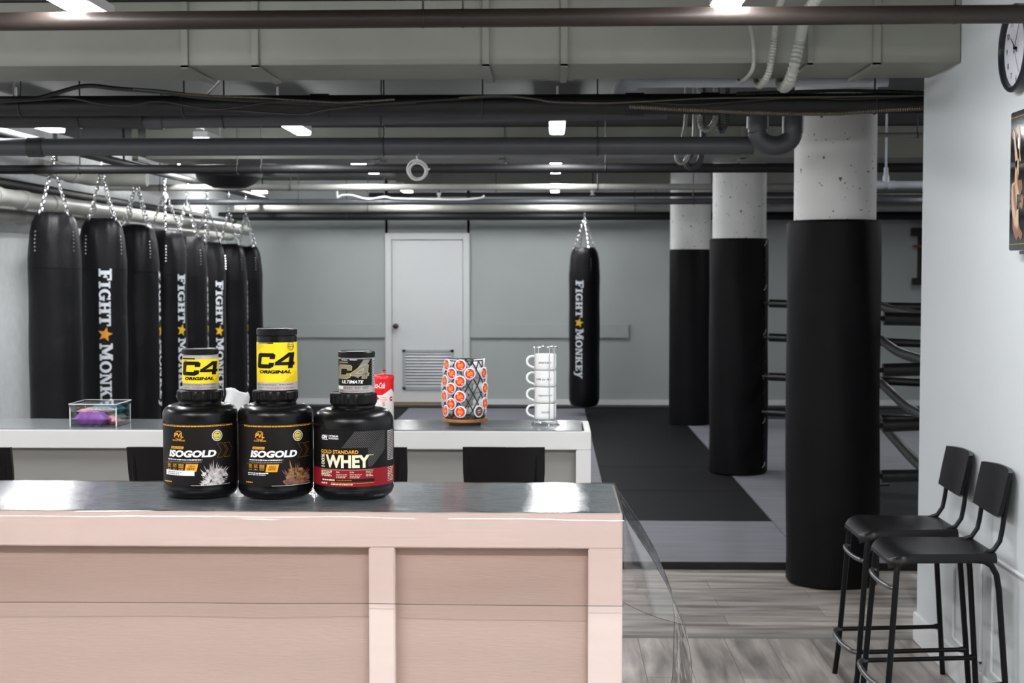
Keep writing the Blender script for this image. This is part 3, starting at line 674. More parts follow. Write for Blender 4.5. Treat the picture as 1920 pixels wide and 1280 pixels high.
# ------------------------------------------------------------------ slab letters for the bags
def slab(ch):
    P = []; r = lambda a, b, c, d: P.append([(a, c), (b, c), (b, d), (a, d)])
    dg = lambda x0, y0, x1, y1, w_: P.append([(x0, y0), (x0 + w_, y0), (x1 + w_, y1), (x1, y1)])
    def ring(cx, cy, rx, ry, tx, ty, a0, a1, n=20):
        for i in range(n):
            a = R(a0 + (a1 - a0) * i / n); b = R(a0 + (a1 - a0) * (i + 1) / n)
            P.append([(cx + rx * math.cos(a), cy + ry * math.sin(a)), (cx + rx * math.cos(b), cy + ry * math.sin(b)), (cx + (rx - tx) * math.cos(b), cy + (ry - ty) * math.sin(b)), (cx + (rx - tx) * math.cos(a), cy + (ry - ty) * math.sin(a))])
    if ch == 'F': r(1.5, 4.8, 0, 12); r(0, 6.3, 0, 1.8); r(0, 9.6, 10, 12); r(8, 9.6, 7.6, 12); r(4, 7, 5.2, 7); r(6, 7.4, 4.2, 8); w_ = 10
    elif ch == 'I': r(1.5, 4.8, 0, 12); r(0, 6.3, 0, 1.8); r(0, 6.3, 10.2, 12); w_ = 6.4
    elif ch == 'G': ring(5.6, 6, 5.6, 6.1, 3.2, 2, 48, 330); r(6.2, 11.4, 4.2, 5.9); r(7.6, 10.6, .6, 5.9); r(8.8, 10.2, 8, 12); w_ = 11.4
    elif ch == 'H':
        for q in (1.2, 7.4): r(q, q + 3.2, 0, 12)
        for q in (0, 6.4): r(q, q + 5.4, 0, 1.8); r(q, q + 5.4, 10.2, 12)
        r(3, 8, 5.1, 6.9); w_ = 11.8
    elif ch == 'T': r(3.8, 7, 0, 12); r(2.4, 8.4, 0, 1.8); r(0, 10.8, 10, 12); r(0, 1.5, 7.8, 12); r(9.3, 10.8, 7.8, 12); w_ = 10.8
    elif ch == 'M':
        r(1.4, 3, 0, 12); r(10.6, 13.8, 0, 12); dg(1.4, 12, 6.2, 2, 3.2); dg(10.2, 12, 6.4, 2, 2.0)
        r(0, 4.6, 0, 1.8); r(9.4, 15, 0, 1.8); r(0, 4, 10.2, 12); r(11, 15, 10.2, 12); w_ = 15
    elif ch == 'O': ring(6, 6, 6, 6.2, 3.2, 2, 0, 360, 28); w_ = 12
    elif ch == 'N': r(1.3, 3, 0, 12); r(8.8, 10.5, 0, 12); dg(1.3, 12, 7.4, 0, 3.2); r(0, 4.4, 0, 1.8); r(0, 4, 10.2, 12); r(7.4, 12, 10.2, 12); w_ = 12
    elif ch == 'K':
        r(1.3, 4.5, 0, 12); dg(4.2, 5, 8, 12, 2); dg(8, 0, 4.6, 7, 3.2); r(0, 5.8, 0, 1.8); r(0, 5.8, 10.2, 12); r(7, 11.6, 10.2, 12); r(7, 12.4, 0, 1.8); w_ = 12.4
    elif ch == 'E': r(1.5, 4.8, 0, 12); r(0, 10, 0, 2); r(0, 9.6, 10, 12); r(8, 9.6, 7.8, 12); r(8.4, 10, 0, 4.2); r(4, 7, 5.2, 7); r(6, 7.4, 4.2, 8); w_ = 10
    else: dg(4, 4, 0.8, 12, 3.4); dg(5, 4.6, 8.4, 12, 2.2); P.append([(4, 5), (7.2, 5), (6, -1.5), (3, -3.6), (.6, -3.2), (.8, -1.8), (3.4, -1.4)]); r(0, 5.4, 10.2, 12); r(6.6, 11.4, 10.2, 12); w_ = 11.4
    return P, w_
def word(s):
    out = []; x = 0
    for i, ch in enumerate(s):
        P, w_ = slab(ch); k = 1.14 if i == 0 else 1
        out += [[(x + a * k, b * k) for a, b in p] for p in P]; x += w_ * k + .55
    return out, x - .55

# ------------------------------------------------------------------ hanging bags
def link_mb(m, p, d, twist, L=.030, W=.021, r=.0036):
    d = d.normalized(); a = d.orthogonal().normalized(); b = d.cross(a)
    s_ = a * math.cos(twist) + b * math.sin(twist)
    pts = []
    for i in range(10):
        t = 2 * PI * i / 10
        pts.append(p + d * (L / 2 * math.cos(t)) + s_ * (W / 2 * math.sin(t)))
    m.tube(pts, r, 'chrome', 5, closed=True)
def chain(m, p0, p1, step=.023):
    p0, p1 = Vector(p0), Vector(p1); L = (p1 - p0).length; n = max(2, int(L / step))
    for i in range(n + 1): link_mb(m, p0.lerp(p1, i / n), p1 - p0, (i % 2) * PI / 2 + .4)
BR, BH = .164, 1.72
def make_bag(x, y, ztop, turn, label, rail, seedv, apex=.27):
    random.seed(seedv); z0 = ztop - BH
    ap = BH + apex
    root = thing('punching_bag', label, 'punching bag', (x, y, z0), turn, 'black heavy bags hanging on chains')
    ph = [random.random() * 6 for _ in range(4)]
    def wob(a, r, z):
        if r < .05: return r
        k = max(0, (z - (BH - .30)) / .30); pk = .020 * k * abs(math.cos(2 * a)) + .004 * k * math.sin(14 * a + ph[1])
        return r * (1 + .012 * math.sin(2 * a + ph[0] + z) + .006 * math.sin(3 * a + z * 4 + ph[2])) - pk
    prof = [(0, .0), (.05, .0), (.12, .012), (.15, .035), (BR, .08)]
    prof += [(BR + .002 * math.sin(t), .08 + (BH - .30 - .08) * t / 14) for t in range(1, 15)]
    prof += [(BR - .001, BH - .20), (BR - .004, BH - .13), (BR - .014, BH - .07), (BR - .032, BH - .025), (BR - .055, BH - .004), (BR - .08, BH - .012), (.04, BH - .03), (0, BH - .03)]
    MB().lathe(prof, 'bag', 44, fn=wob).build('bag_body', root, ang=60)
    m = MB(); m.tube([((BR + .002) * math.cos(2 * PI * i / 44), (BR + .002) * math.sin(2 * PI * i / 44), BH - .36) for i in range(44)], .0025, 'bag', 6, closed=True)
    m.build('seam', root)
    for q in range(4):
        a = PI / 4 + q * PI / 2; ca, sa = math.cos(a), math.sin(a)
        m = MB()
        for i in range(6):
            zz = BH - .13 - i * .024; rr = BR - .002 if i > 1 else BR - .006
            m.tube([(rr * ca * .97, rr * sa * .97, zz), ((rr + .006) * ca, (rr + .006) * sa, zz)], .0065, 'chrome', 8)
        m.build('strap_rivets', root)
        m = MB(); chain(m, ((BR - .045) * ca, (BR - .045) * sa, BH - .01), (.018 * ca, .018 * sa, ap)); m.build('chain', root)
    m = MB(); m.tube([(.022 * math.cos(t * PI / 8), 0, ap + .012 + .022 * math.sin(t * PI / 8)) for t in range(16)], .0045, 'chrome', 6, closed=True)
    m.build('ring', root)
    m = MB(); top = rail - z0
    if top > ap + .07: chain(m, (0, 0, ap + .045), (0, 0, top - .02), .024)
    m.tube([(0, 0, top - .03), (0, 0, top)], .006, 'chrome', 8); m.build('hook', root)
    A = Art(); H = .078; 
    def put(word_s, t0, t1):
        ps, w_ = word(word_s); s = (t1 - t0) / w_
        for p in ps:
            A.poly([(b * H / 12 - H / 2, -(t0 + a * s)) for a, b in p], 'letter', 1)
    put('FIGHT', 0, .395); put('MONKEY', .515, 1.046)
    A.star(0, -.452, .052, 'ostar' if seedv == 2 else 'star', 1, rot=0.1)
    f = around(BR + .0045, BH - .355)
    A.build('lettering', root, lambda u, v, e: f(u, v, e), cut=.01, eps=.001)
    return root
bags = [(9.10, 101, 400, 180, 'nearest and largest hanging black bag at the left, no lettering facing front'),
        (9.87, 186, 411, 4, 'black bag with orange star, second of the hanging row'),
        (10.70, 248, 423, 80, 'third bag of the row, its white lettering at the right edge'),
        (11.50, 303, 434, 46, 'fourth bag of the row, lettering and yellow star turned right'),
        (12.20, 349, 443, 86, 'fifth bag of the row, only a sliver of lettering showing'),
        (12.90, 392, 455, 38, 'sixth bag of the row with a bright yellow star'),
        (13.60, 430, 458, 88, 'seventh bag of the row, behind the small yellow tub'),
        (14.35, 461, 461, 170, 'farthest bag at the right end of the hanging row')]
for i, (Y, px, py, tr, lb) in enumerate(bags):
    p = at(px, py, Y)
    aim = -math.atan2(p.x, Y)   # direction of the lens seen from the bag is only used as the zero of its turn
    make_bag(-3.14 if i in (1, 2, 3, 4, 5) else p.x, Y, p.z + .01, R(tr) + aim, lb, 2.337, i + 1)
p = at(1096, 463, 15.3)
make_bag(p.x, 15.3, p.z, R(-20) - math.atan2(p.x, 15.3), 'lone black bag with yellow star hanging right of the white door', at(1096, 391, 15.3).z - .03, 20)

# ------------------------------------------------------------------ counters
ZT = 1.02
def counter(name, label, yf, yb, xl, xr, frame, panel, top, posts, apron, edge, pw, rail=.02):
    root = thing(name, label, 'counter', ((xl + xr) / 2, yf, 0)); ox = (xl + xr) / 2; D = yb - yf
    m = MB(); m.box(xl - ox, xr - ox, 0, .032, ZT - apron, ZT, frame, .0025); m.build('apron', root)
    for (a, b_) in posts:
        MB().box(a - ox, b_ - ox, 0, .032, 0, ZT - apron, frame, .0025).build('post', root)
    MB().box(xl - ox + .01, xr - ox - .02, .034, .05, 0, ZT - apron - .0, panel).build('front_panel', root)
    MB().box(xl - ox, xr - ox - .0, D - .03, D, 0, ZT, frame, .002).build('rear_panel', root)
    MB().box(xr - ox - .022, xr - ox, .033, D - .031, 0, ZT, frame, .002).build('end_panel', root)
    MB().box(xl - ox, xr - ox - edge, .012, D - .004, ZT - .03, ZT + .003, top, .002).build('counter_top', root)
    return root
fy0 = atz(700, 961.5, ZT).y; fy1 = atz(700, 906, ZT).y; fxr = at(1167.5, 1000, fy0).x
pxs = lambda a, b_, Y: (at(a, 1000, Y).x, at(b_, 1000, Y).x)
ap1 = ZT - at(700, 1026.5, fy0).z
counter('bar_counter', 'pale pink front bar counter with grey top under clear plastic', fy0, fy1, -3.3, fxr, 'pink', 'pinkpanel', 'top',
        [pxs(691, 740, fy0), (pxs(1103, 1168, fy0)[0], fxr), (-1.95, -1.89), (-3.3, -3.24)], ap1, .006, .06)
ry0 = atz(700, 808, ZT).y; ry1 = atz(700, 787.5, ZT).y; rxr = at(1108, 850, ry0).x
ap2 = ZT - at(700, 842, ry0).z
counter('bar_counter', 'white rear bar counter carrying the mugs and pod carousel', ry0, ry1, -3.6, rxr, 'whitec', 'greyp', 'top2',
        [(at(1080, 850, ry0).x, rxr), (-1.15, -1.09), (-2.5, -2.44)], ap2, .03, .05)
# clear plastic film over the front counter
def cx_(d):
    T = [(0, 0), (.012, .004), (.03, .016), (.10, .062), (.168, .100), (.265, .140), (.35, .152), (.50, .150), (.70, .135)]
    for (a, b_), (c, d_) in zip(T, T[1:]):
        if d <= c: return b_ + (d_ - b_) * (d - a) / (c - a)
    return T[-1][1]
xr_ = fxr + .002
root = thing('plastic_film', 'clear plastic sheet draped over the pink counter, bulging off its right end', 'plastic sheet', (0, fy0, ZT))
D = fy1 - fy0
def ftop(u, v):
    return (-3.3 + (xr_ + 3.3) * u, -.006 + (D + .006) * v, .0045 + .0006 * math.sin(u * 170 + v * 9))
MB().grid(ftop, 220, 4, 'filmtop').build('top_sheet', root, fix=False)
Hf = ZT - at(700, 1128, fy0).z
def ffr(u, v):
    x = -3.3 + (xr_ + 3.3) * u
    if v < .28:      # soft roll of the sheet over the counter edge
        t = v / .28 * PI / 2; rr = .034 + .008 * math.sin(x * 2.1) + .0025 * math.sin(x * 17)
        return (x, -.006 - .55 * rr * math.sin(t), .0045 - rr * (1 - math.cos(t)) )
    v = (v - .28) / .72; h0 = .034 + .008 * math.sin(x * 2.1) + .0025 * math.sin(x * 17)
    return (x, -.006 - .55 * h0 - .004 * math.sin(v * PI * .8) * (1 + .5 * math.sin(x * 4.1)) - .002 * math.sin(x * 11 + v * 3) * v, .0045 - h0 - (Hf + .004 - h0) * v)
    return (x, -.008 - .006 * math.sin(v * PI * .8) * (1 + .5 * math.sin(x * 4.1)) - .003 * math.sin(x * 11 + v * 3), .0045 - .0005 * math.sin(u * 40) - (Hf + .004) * v)
MB().grid(ffr, 240, 25, 'filmfront').build('front_drop', root, fix=False)
def fside(u, v):
    d = .72 * v
    return (xr_ + cx_(d) + .010 * math.sin(u * 7 + v * 3) * v, -.006 + (D + .006) * u, .0045 - d)
MB().grid(fside, 24, 60, 'film').build('side_drop', root, fix=False)
def fweb(u, v):
    d = (Hf + .05 * u) * v
    return (xr_ + (cx_(d)) * u, -.008 - .02 * math.sin(u * PI) * v, .0045 - d)
MB().grid(fweb, 16, 24, 'film').build('corner_fold', root, fix=False)

for nm, pts in (('front_hem', [ffr(i / 60, 1) for i in range(61)]), ('near_edge', [fweb(1, i / 20) for i in range(21)] + [fside(0, q / 40) for q in range(17, 41)]), ('far_edge', [fside(1, q / 40) for q in range(41)]), ('corner_hem', [fweb(i / 16, 1) for i in range(17)])):
    MB().tube(pts, .0007, 'filmedge', 6).build(nm, root)

# ------------------------------------------------------------------ label helpers
def px_label(xc, yb, s, r):
    U = lambda px: r * math.asin(max(-.999, min(.999, (px - xc) / s / r)))
    V = lambda py: (yb - py) / s
    return U, V
class PArt(Art):
    def __init__(s, xc, yb, sc, r): super().__init__(); s.U, s.V = px_label(xc, yb, sc, r)
    def R_(s, x0, x1, y0, y1, k, layer=1, shear=0.): return s.rect(s.U(x0), s.U(x1), s.V(y1), s.V(y0), k, layer, shear)
    def T_(s, t, x0, x1, y0, y1, k, layer=3, bold=0., shear=0., turn=0, res=3): return s.text(t, s.U(x0), s.U(x1), s.V(y1), s.V(y0), k, layer, bold, shear, turn, res)
    def D_(s, cx, cy, rpx, k, layer=1, r2=0.):
        q = rpx / 785; return s.disc(s.U(cx), s.V(cy), q, k, layer, r2 / 785)
    def fine(s, x0, x1, y0, y1, k, layer=3, seedv=1):
        """row of print too small to read in the photograph"""
        rnd = random.Random(seedv); x = x0
        while x < x1:
            w_ = rnd.uniform(1.6, 5.5); w_ = min(w_, x1 - x)
            if w_ > .5: s.R_(x, x + w_, y0 + rnd.uniform(0, .25) * (y1 - y0), y1, k, layer)
            x += w_ + rnd.uniform(.5, 1.2)
        return s
    def P_(s, pts, k, layer=1): return s.poly([(s.U(a), s.V(b)) for a, b in pts], k, layer)
C_ = [(.12, 0), (.84, 0), (1, .13), (1, .38), (.74, .38), (.74, .27), (.30, .27), (.28, .30), (.28, .72), (.32, .75), (.74, .75), (.74, .62), (1, .62), (1, .88), (.88, 1), (.12, 1), (0, .88), (0, .12)]
F_ = [[(0, .2), (1, .2), (1, .40), (0, .40)], [(.62, 0), (.90, 0), (.90, 1), (.62, 1)], [(0, .40), (.26, .40), (.62, .76), (.62, 1), (.54, 1)]]
FO = [(.62, 0), (.90, 0), (.90, .2), (1, .2), (1, .40), (.90, .40), (.90, 1), (.54, 1), (0, .40), (0, .2), (.62, .2)]
FH = [(.26, .40), (.62, .40), (.62, .76)]
def fit(A, pts, x0, x1, y0, y1, sh):
    a, b_, c, d = A.U(x0), A.U(x1), A.V(y1), A.V(y0); h = d - c; w_ = b_ - a - sh * h
    return [(a + u * w_ + sh * v * h, c + v * h) for u, v in pts]
def splash(A, cx, cy, w_, h, k, ke, layer=2, seedv=3):
    rnd = random.Random(seedv)
    for i in range(26):
        a = PI * (.02 + .96 * i / 25); L = rnd.uniform(.45, .95); t = rnd.uniform(.05, .13)
        p = lambda an, q: (A.U(cx + w_ * q * math.cos(an)), A.V(cy - h * q * math.sin(an)))
        A.poly([p(a - t, .25), p(a + t, .25), p(a + t * .5, L * .8), p(a, L), p(a - t * .4, L * .7)], k if i % 3 else ke, layer)
    for i in range(80):
        q = rnd.uniform(0, .72); an = rnd.uniform(0, PI); rr = rnd.uniform(2, 5.2)
        c = (cx + w_ * q * math.cos(an), cy - h * q * math.sin(an) * .8)
        n = 7; pts = [(A.U(c[0] + rr * rnd.uniform(.6, 1.2) * math.cos(2 * PI * j / n)), A.V(c[1] + rr * rnd.uniform(.5, .9) * math.sin(2 * PI * j / n))) for j in range(n)]
        A.poly(pts, k if i % 4 else ke, layer + 1)

# ------------------------------------------------------------------ protein tubs
def tub(xc, w_px, lidw, ylid0, ylid1, label, squat):
    Yc = 3.452; r = w_px / FPX * Yc / 2
    p = at(xc, 900, Yc); x = p.x
    root = thing('protein_tub', label, 'tub', (x, Yc, ZT + .0055), -math.atan2(x, Yc), 'large black protein tubs on the front counter')
    H = at(xc, ylid0, Yc).z - ZT - .0055; hl = (ylid1 - ylid0) / FPX * Yc; rl = lidw / FPX * Yc / 2
    rn = rl - .004; zs = H - hl - .006   # neck
    zsh = .198 if not squat else .182    # where the shoulder starts
    prof = [(0, 0), (r - .022, 0), (r - .012, .002), (r - .004, .009), (r, .020), (r - .0003, .024), (r - .0012, .027), (r - .0008, .030), (r - .0012, .033), (r - .0012, zsh - .02), (r - .0002, zsh - .017), (r, zsh - .005), (r, zsh)]
    n = 10
    for i in range(1, n + 1):
        a = PI / 2 * i / n; prof.append((rn + .006 + (r - rn - .006) * math.cos(a) ** .9, zsh + (zs - .004 - zsh) * math.sin(a)))
    prof += [(rn, zs - .002), (rn, zs + .01), (0, zs + .01)]
    prof = [(a, b_) for a, b_ in prof]
    MB().lathe(prof, 'blackp', 72).build('tub_body', root, ang=50)
    def ridge(a, q, z): return q + (.0009 if int(a / (2 * PI) * 144) % 2 and q > rl - .001 else 0)
    pl = [(rn + .001, H - hl - .003), (rl - .002, H - hl - .003), (rl - .001, H - hl), (rl, H - hl + .003), (rl, H - .004), (rl - .0012, H - .001), (rl - .004, H), (rl - .006, H - .0012), (0, H - .0012)]
    MB().lathe(pl, 'lid', 144, fn=ridge, close=False).build('lid', root, ang=25)
    return root, r, H
T1, R1, H1 = tub(377, 140, 85, 729.5, 748, 'left black protein tub, ISOGOLD label with a cream powder burst', False)
T2, R2, H2 = tub(517.5, 141, 84, 730, 748, 'middle black protein tub, ISOGOLD label with a brown powder burst', False)
T3, R3, H3 = tub(663.5, 151, 87, 735, 756, 'right black protein tub with the red-banded WHEY label', True)
def iso_label(root, r, xc, off, brown):
    A = PArt(xc, 948, 790, r); o = off
    A.rect(-r * 1.35, r * 1.45, A.V(922), A.V(806), 'lbrn', 0)
    A.fine(o + 308, o + 436, 807.6, 809.6, 'gold', 1, 4); A.R_(o + 306, o + 436, 806.3, 806.8, 'dgold', 1)
    A.D_(o + 336.8, 826, 8.8, 'gold', 2, 7.8); A.D_(o + 336.8, 826, 7.0, 'dgold', 2, 6.4)
    A.R_(o + 327, o + 347, 820.8, 831, 'lbrn', 2.5)
    A.T_('PVL', o + 328.5, o + 346.5, 821.5, 830, 'gold', 3, .03, .12)
    A.T_('GOLD SERIES', o + 325.8, o + 348.4, 834.2, 837, 'gold', 3, .01)
    A.D_(o + 407.8, 827.3, 10.6, 'whitep', 1, 9.6); A.D_(o + 407.8, 827.3, 9.6, 'blue', 1, 7.6); A.D_(o + 407.8, 827.3, 7.6, 'yel', 1)
    for i in range(18):
        a = 2 * PI * i / 18; A.D_(o + 407.8 + 8.7 * math.cos(a), 827.3 + 8.7 * math.sin(a), .65, 'whitep', 2)
    A.fine(o + 403.5, o + 412, 823, 824.4, 'lbrn', 2, 8); A.R_(o + 402, o + 413.5, 826.4, 829.2, 'silver', 2); A.fine(o + 403, o + 413, 830.4, 831.6, 'lbrn', 2, 9)
    A.R_(o + 322.7, o + 344.9, 847, 851.7, 'gold', 2, .25); A.T_('100% WHEY', o + 324.5, o + 344, 848.2, 850.8, 'lblk', 3, .01)
    A.T_('ISOGOLD', o + 319.6, o + 406.9, 854, 867.4, 'whitep', 4, .05, .22)
    for dx in (0, 13):
        c = [(407 + dx, 842), (417 + dx, 842), (425 + dx * .8, 855.5), (417 + dx, 869), (407 + dx, 869), (415 + dx, 855.5)]
        A.outline([(A.U(o + a), A.V(b_)) for a, b_ in c], .0005, 'dgold', 2)
    A.fine(o + 317.5, o + 379.4, 870.8, 873, 'whitep', 3, 12); A.fine(o + 317, o + 378, 875.2, 877, 'greyprint', 3, 13)
    A.R_(o + 312, o + 372, 878.9, 879.4, 'dgold', 1)
    for k_, t in enumerate(('27g', '17g', '100%')):
        a = o + (316.5, 326, 336)[k_]; b_ = a + (6, 6.4, 9.5)[k_]
        A.fine(a, b_, 880.8, 882, 'gold', 3, 20 + k_); A.fine(a, b_, 882.8, 884, 'gold', 3, 24 + k_); A.T_(t, a, b_, 885, 888.2, 'gold', 3, .02); A.fine(a, b_, 890, 891.2, 'gold', 3, 28 + k_)
    A.R_(o + 346.7, o + 368.8, 880.2, 894.5, 'gold', 2, .22); A.fine(o + 354, o + 366, 883, 884.2, 'lbrn', 3, 31); A.fine(o + 353, o + 367, 885.5, 886.5, 'lbrn', 3, 32); A.T_('DETIT', o + 351.6, o + 366, 887.6, 891.4, 'lblk', 3, .03)
    splash(A, o + 402, 919, 37, 52, 'splashb' if brown else 'splashw', 'splashw' if not brown else 'dgold', 1.2, 5 if brown else 3)
    if brown:
        A.fine(o + 315, o + 352, 896, 898, 'whitep', 3, 41); A.fine(o + 315, o + 347, 899.4, 901, 'whitep', 3, 42)
    else:
        A.R_(o + 313.5, o + 365, 892.6, 902.2, 'whitep', 2.4); A.fine(o + 316, o + 341, 895, 896.8, 'greyprint', 3, 43); A.fine(o + 316, o + 338, 898.4, 900.4, 'greyprint', 3, 44)
    A.fine(o + 311, o + 323, 914, 916, 'gold', 3, 45); A.R_(o + 358, o + 430, 920.6, 921.2, 'whitep', 3)
    f = around(r + .0005); A.build('label', root, lambda u, v, e: f(u, v, e), cut=.005)
iso_label(T1, R1, 377, 0, False); iso_label(T2, R2, 517.5, 151.3, True)
A = PArt(663.5, 948, 790, R3)
A.rect(-R3 * 1.4, R3 * 1.5, A.V(888), A.V(815), 'lblk', 0); A.rect(-R3 * 1.4, R3 * 1.5, A.V(921.4), A.V(886.5), 'red', 0)
for i in range(26):
    x = 640 + i * 3.3; y0, y1 = 817, 884
    a, b_ = x - 27, x + 27
    # clip the slanting hairlines to the printed field
    def cl(px, py): return px, py
    t0 = max(0, (640 - a) / (b_ - a)); t1 = min(1, (722 - a) / (b_ - a))
    if t1 - t0 > .05:
        q0 = (a + (b_ - a) * t0, y1 + (y0 - y1) * t0); q1 = (a + (b_ - a) * t1, y1 + (y0 - y1) * t1)
        A.outline([(A.U(q0[0]), A.V(q0[1])), (A.U(q1[0]), A.V(q1[1]))], .0007, 'greyprint', .8, closed=False)
A.R_(600, 690, 848, 888, 'lblk', 1.2)
A.T_('ON', 603.6, 615, 824.2, 832, 'whitep', 3, .07, .25); A.R_(605, 615.5, 832.6, 833.4, 'whitep', 3)
A.T_('OPTIMUM', 617, 634.6, 824.4, 827.8, 'whitep', 3, .03); A.T_('NUTRITION', 617, 635, 828.9, 832.2, 'whitep', 3, .03)
A.T_('GOLD STANDARD', 603.2, 672, 852.2, 859.2, 'gold', 3, .025); A.T_('WHEY', 611.5, 693.4, 861.2, 885.8, 'cream', 3, .045)
A.T_('100%', 603.4, 609.8, 860, 885, 'cream', 3, .02, 0, 90)
A.fine(693, 700, 861, 862.2, 'cream', 3, 50)
A.R_(603, 701, 889.4, 889.8, 'cream', 2)
A.T_('24g', 630.9, 637.4, 892.3, 896, 'cream', 3, .02); A.T_('5.5g', 656, 664, 892.3, 896, 'cream', 3, .02)
for j, (a, b_, y0, n) in enumerate(((603.5, 624, 891.5, 4), (631, 651.5, 897.4, 3), (656, 678, 897.4, 3), (686, 700, 891.8, 4))):
    for i in range(n): A.fine(a, b_ - (i * 7) % 5, y0 + i * 2.9, y0 + i * 2.9 + (1.9 if j == 0 else 1.2), 'cream', 3, 60 + j * 5 + i)
A.R_(603.3, 702, 906.6, 912, 'lbrn', 2); A.fine(605, 628, 907.6, 910.6, 'cream', 3, 81); A.fine(631, 660, 908, 909.8, 'dgold', 3, 82)
A.fine(603.5, 614, 913.8, 916.8, 'cream', 3, 83); A.fine(621, 701, 914, 915, 'gold', 3, 84); A.fine(621, 662, 916, 918, 'cream', 3, 85)
A.R_(727, 738, 819, 876, 'silver', 2)
for i in range(17): A.P_([(727.6, 822 + i * 3.2), (737.4, 820 + i * 3.2), (737.4, 821.4 + i * 3.2), (727.6, 823.4 + i * 3.2)], 'lblk', 3)
for i in range(9): A.fine(727, 737, 889 + i * 3.1, 890.4 + i * 3.1, 'cream', 3, 90 + i)
f = around(R3 + .0005); A.build('label', T3, lambda u, v, e: f(u, v, e), cut=.005)

# ------------------------------------------------------------------ powder jars on top of the tubs
def jar(tubroot, H, xc, w_px, ytop, ybase, ylid, body, label, cat='jar'):
    Yc = 3.452; r = w_px / FPX * Yc / 2; z0 = ZT + .0055 + H; x = at(xc, 700, Yc).x
    h = at(xc, ytop, Yc).z - z0; hl = (ylid - ytop) / FPX * Yc
    root = thing('powder_jar', label, 'jar', (x, Yc, z0 + .0002), -math.atan2(x, Yc), 'small powder jars stacked on the tubs')
    prof = [(0, 0), (r - .004, 0), (r - .001, .0015), (r - .0006, .005), (r - .0006, h - hl - .0025), (r - .003, h - hl - .001), (r - .004, h - .003), (0, h - .003)]
    MB().lathe(prof, body, 64).build('jar_body', root)
    def ridge(a, q, z): return q + (.0005 if int(a / (2 * PI) * 140) % 2 and q > r - .0004 else 0)
    MB().lathe([(r - .003, h - hl), (r, h - hl + .0008), (r, h - .003), (r - .0015, h - .0005), (r - .004, h), (r - .006, h - .001), (0, h - .001)], 'lid', 140, fn=ridge, close=False).build('lid', root, ang=25)
    return root, r
def c4(A, cb, fb, sh, kind):
    if kind == 'solid':
        A.poly(fit(A, C_, *cb, sh), 'lblk', 3)
        for p in F_: A.poly(fit(A, p, *fb, sh), 'lblk', 3)
    else:
        A.poly(fit(A, C_, *cb, sh), 'greyprint', 2)
        for p in F_: A.poly(fit(A, p, *fb, sh), 'greyprint', 2)
        A.outline(fit(A, C_, *cb, sh), .00065, 'yel', 4)
        A.outline(fit(A, FO, *fb, sh), .00065, 'yel', 4); A.outline(fit(A, FH, *fb, sh), .0006, 'yel', 4)
J1, j1 = jar(T1, H1, 376, 67.5, 653, 730, 664, 'silver', 'short yellow C4 jar standing on the left tub')
A = PArt(376, 731, 782, j1)
A.rect(-j1 * 1.5, j1 * 1.5, A.V(717.5), A.V(671.5), 'yel', 0)
A.R_(343, 366, 669.6, 672, 'lblk', 1)
c4(A, (343.6, 377, 676, 702.5), (373.8, 408, 676, 701), .18, 'solid')
A.T_('ORIGINAL', 347.4, 401, 705.2, 711.2, 'lblk', 3, .055, .3)
for i in range(7): A.outline([(A.U(396 + i * 2), A.V(716)), (A.U(408.5), A.V(704 + i * 2.2))], .0004, 'dgold', 1, False)
for i in range(6): A.outline([(A.U(344), A.V(682 - i * 1.6)), (A.U(352 - i), A.V(673.5))], .0004, 'dgold', 1, False)
A.fine(344, 350, 719, 721, 'greyprint', 2, 3); A.fine(352, 378, 719.2, 721, 'greyprint', 2, 4); A.fine(381, 404, 718.6, 720.8, 'greyprint', 2, 5); A.fine(344, 356, 725, 726, 'greyprint', 2, 6); A.fine(361, 404, 725, 726, 'red', 2, 7)
f = around(j1 + .0003); A.build('label', J1, lambda u, v, e: f(u, v, e), cut=.004)
J2, j2 = jar(T2, H2, 519.6, 75.5, 615, 730, 627.5, 'blackp', 'tall yellow C4 jar standing on the middle tub')
A = PArt(519.6, 731, 782, j2)
A.rect(-j2 * 1.5, j2 * 1.5, A.V(716), A.V(639.3), 'yel', 0); A.rect(-j2 * 1.5, j2 * 1.5, A.V(730), A.V(715), 'silver', .6)
A.R_(486, 513, 639.5, 641.6, 'lblk', 1); A.fine(487, 503, 640, 641, 'silver', 2, 2)
c4(A, (484, 517.5, 659.4, 688.2), (514, 553.6, 658.6, 688.2), .18, 'solid')
A.T_('ORIGINAL', 487.4, 546.4, 691.6, 698, 'lblk', 3, .055, .3)
A.D_(545.5, 646.5, 8.6, 'lblk', 1, 8.0); A.D_(545.5, 646.5, 6.8, 'lblk', 1, 6.2); A.fine(541, 550, 643, 645, 'greyprint', 2, 3); A.fine(540.6, 550.6, 646.5, 648, 'lblk', 2, 4); A.fine(541.5, 550, 649.4, 650.6, 'greyprint', 2, 5)
for i in range(9): A.outline([(A.U(530 + i * 2.6), A.V(714)), (A.U(556), A.V(694 + i * 2.1))], .0004, 'dgold', 1, False)
for i in range(7): A.outline([(A.U(483.4), A.V(656 - i * 2)), (A.U(496 - i * 1.4), A.V(646 - i))], .0004, 'dgold', 1, False)
A.fine(483.5, 488, 717, 720.6, 'greyprint', 2, 3); A.fine(491, 518, 718, 720.4, 'greyprint', 2, 4); A.fine(523, 549, 717.4, 720, 'greyprint', 2, 5); A.fine(484, 496, 724, 725.4, 'greyprint', 2, 6); A.fine(499, 550, 724.6, 725.6, 'red', 2, 7)
f = around(j2 + .0003); A.build('label', J2, lambda u, v, e: f(u, v, e), cut=.004)
J3, j3 = jar(T3, H3, 668.8, 68, 657.5, 734, 669.5, 'silver', 'black C4 ULTIMATE jar with yellow outlines on the right tub')
A = PArt(668.8, 735, 782, j3)
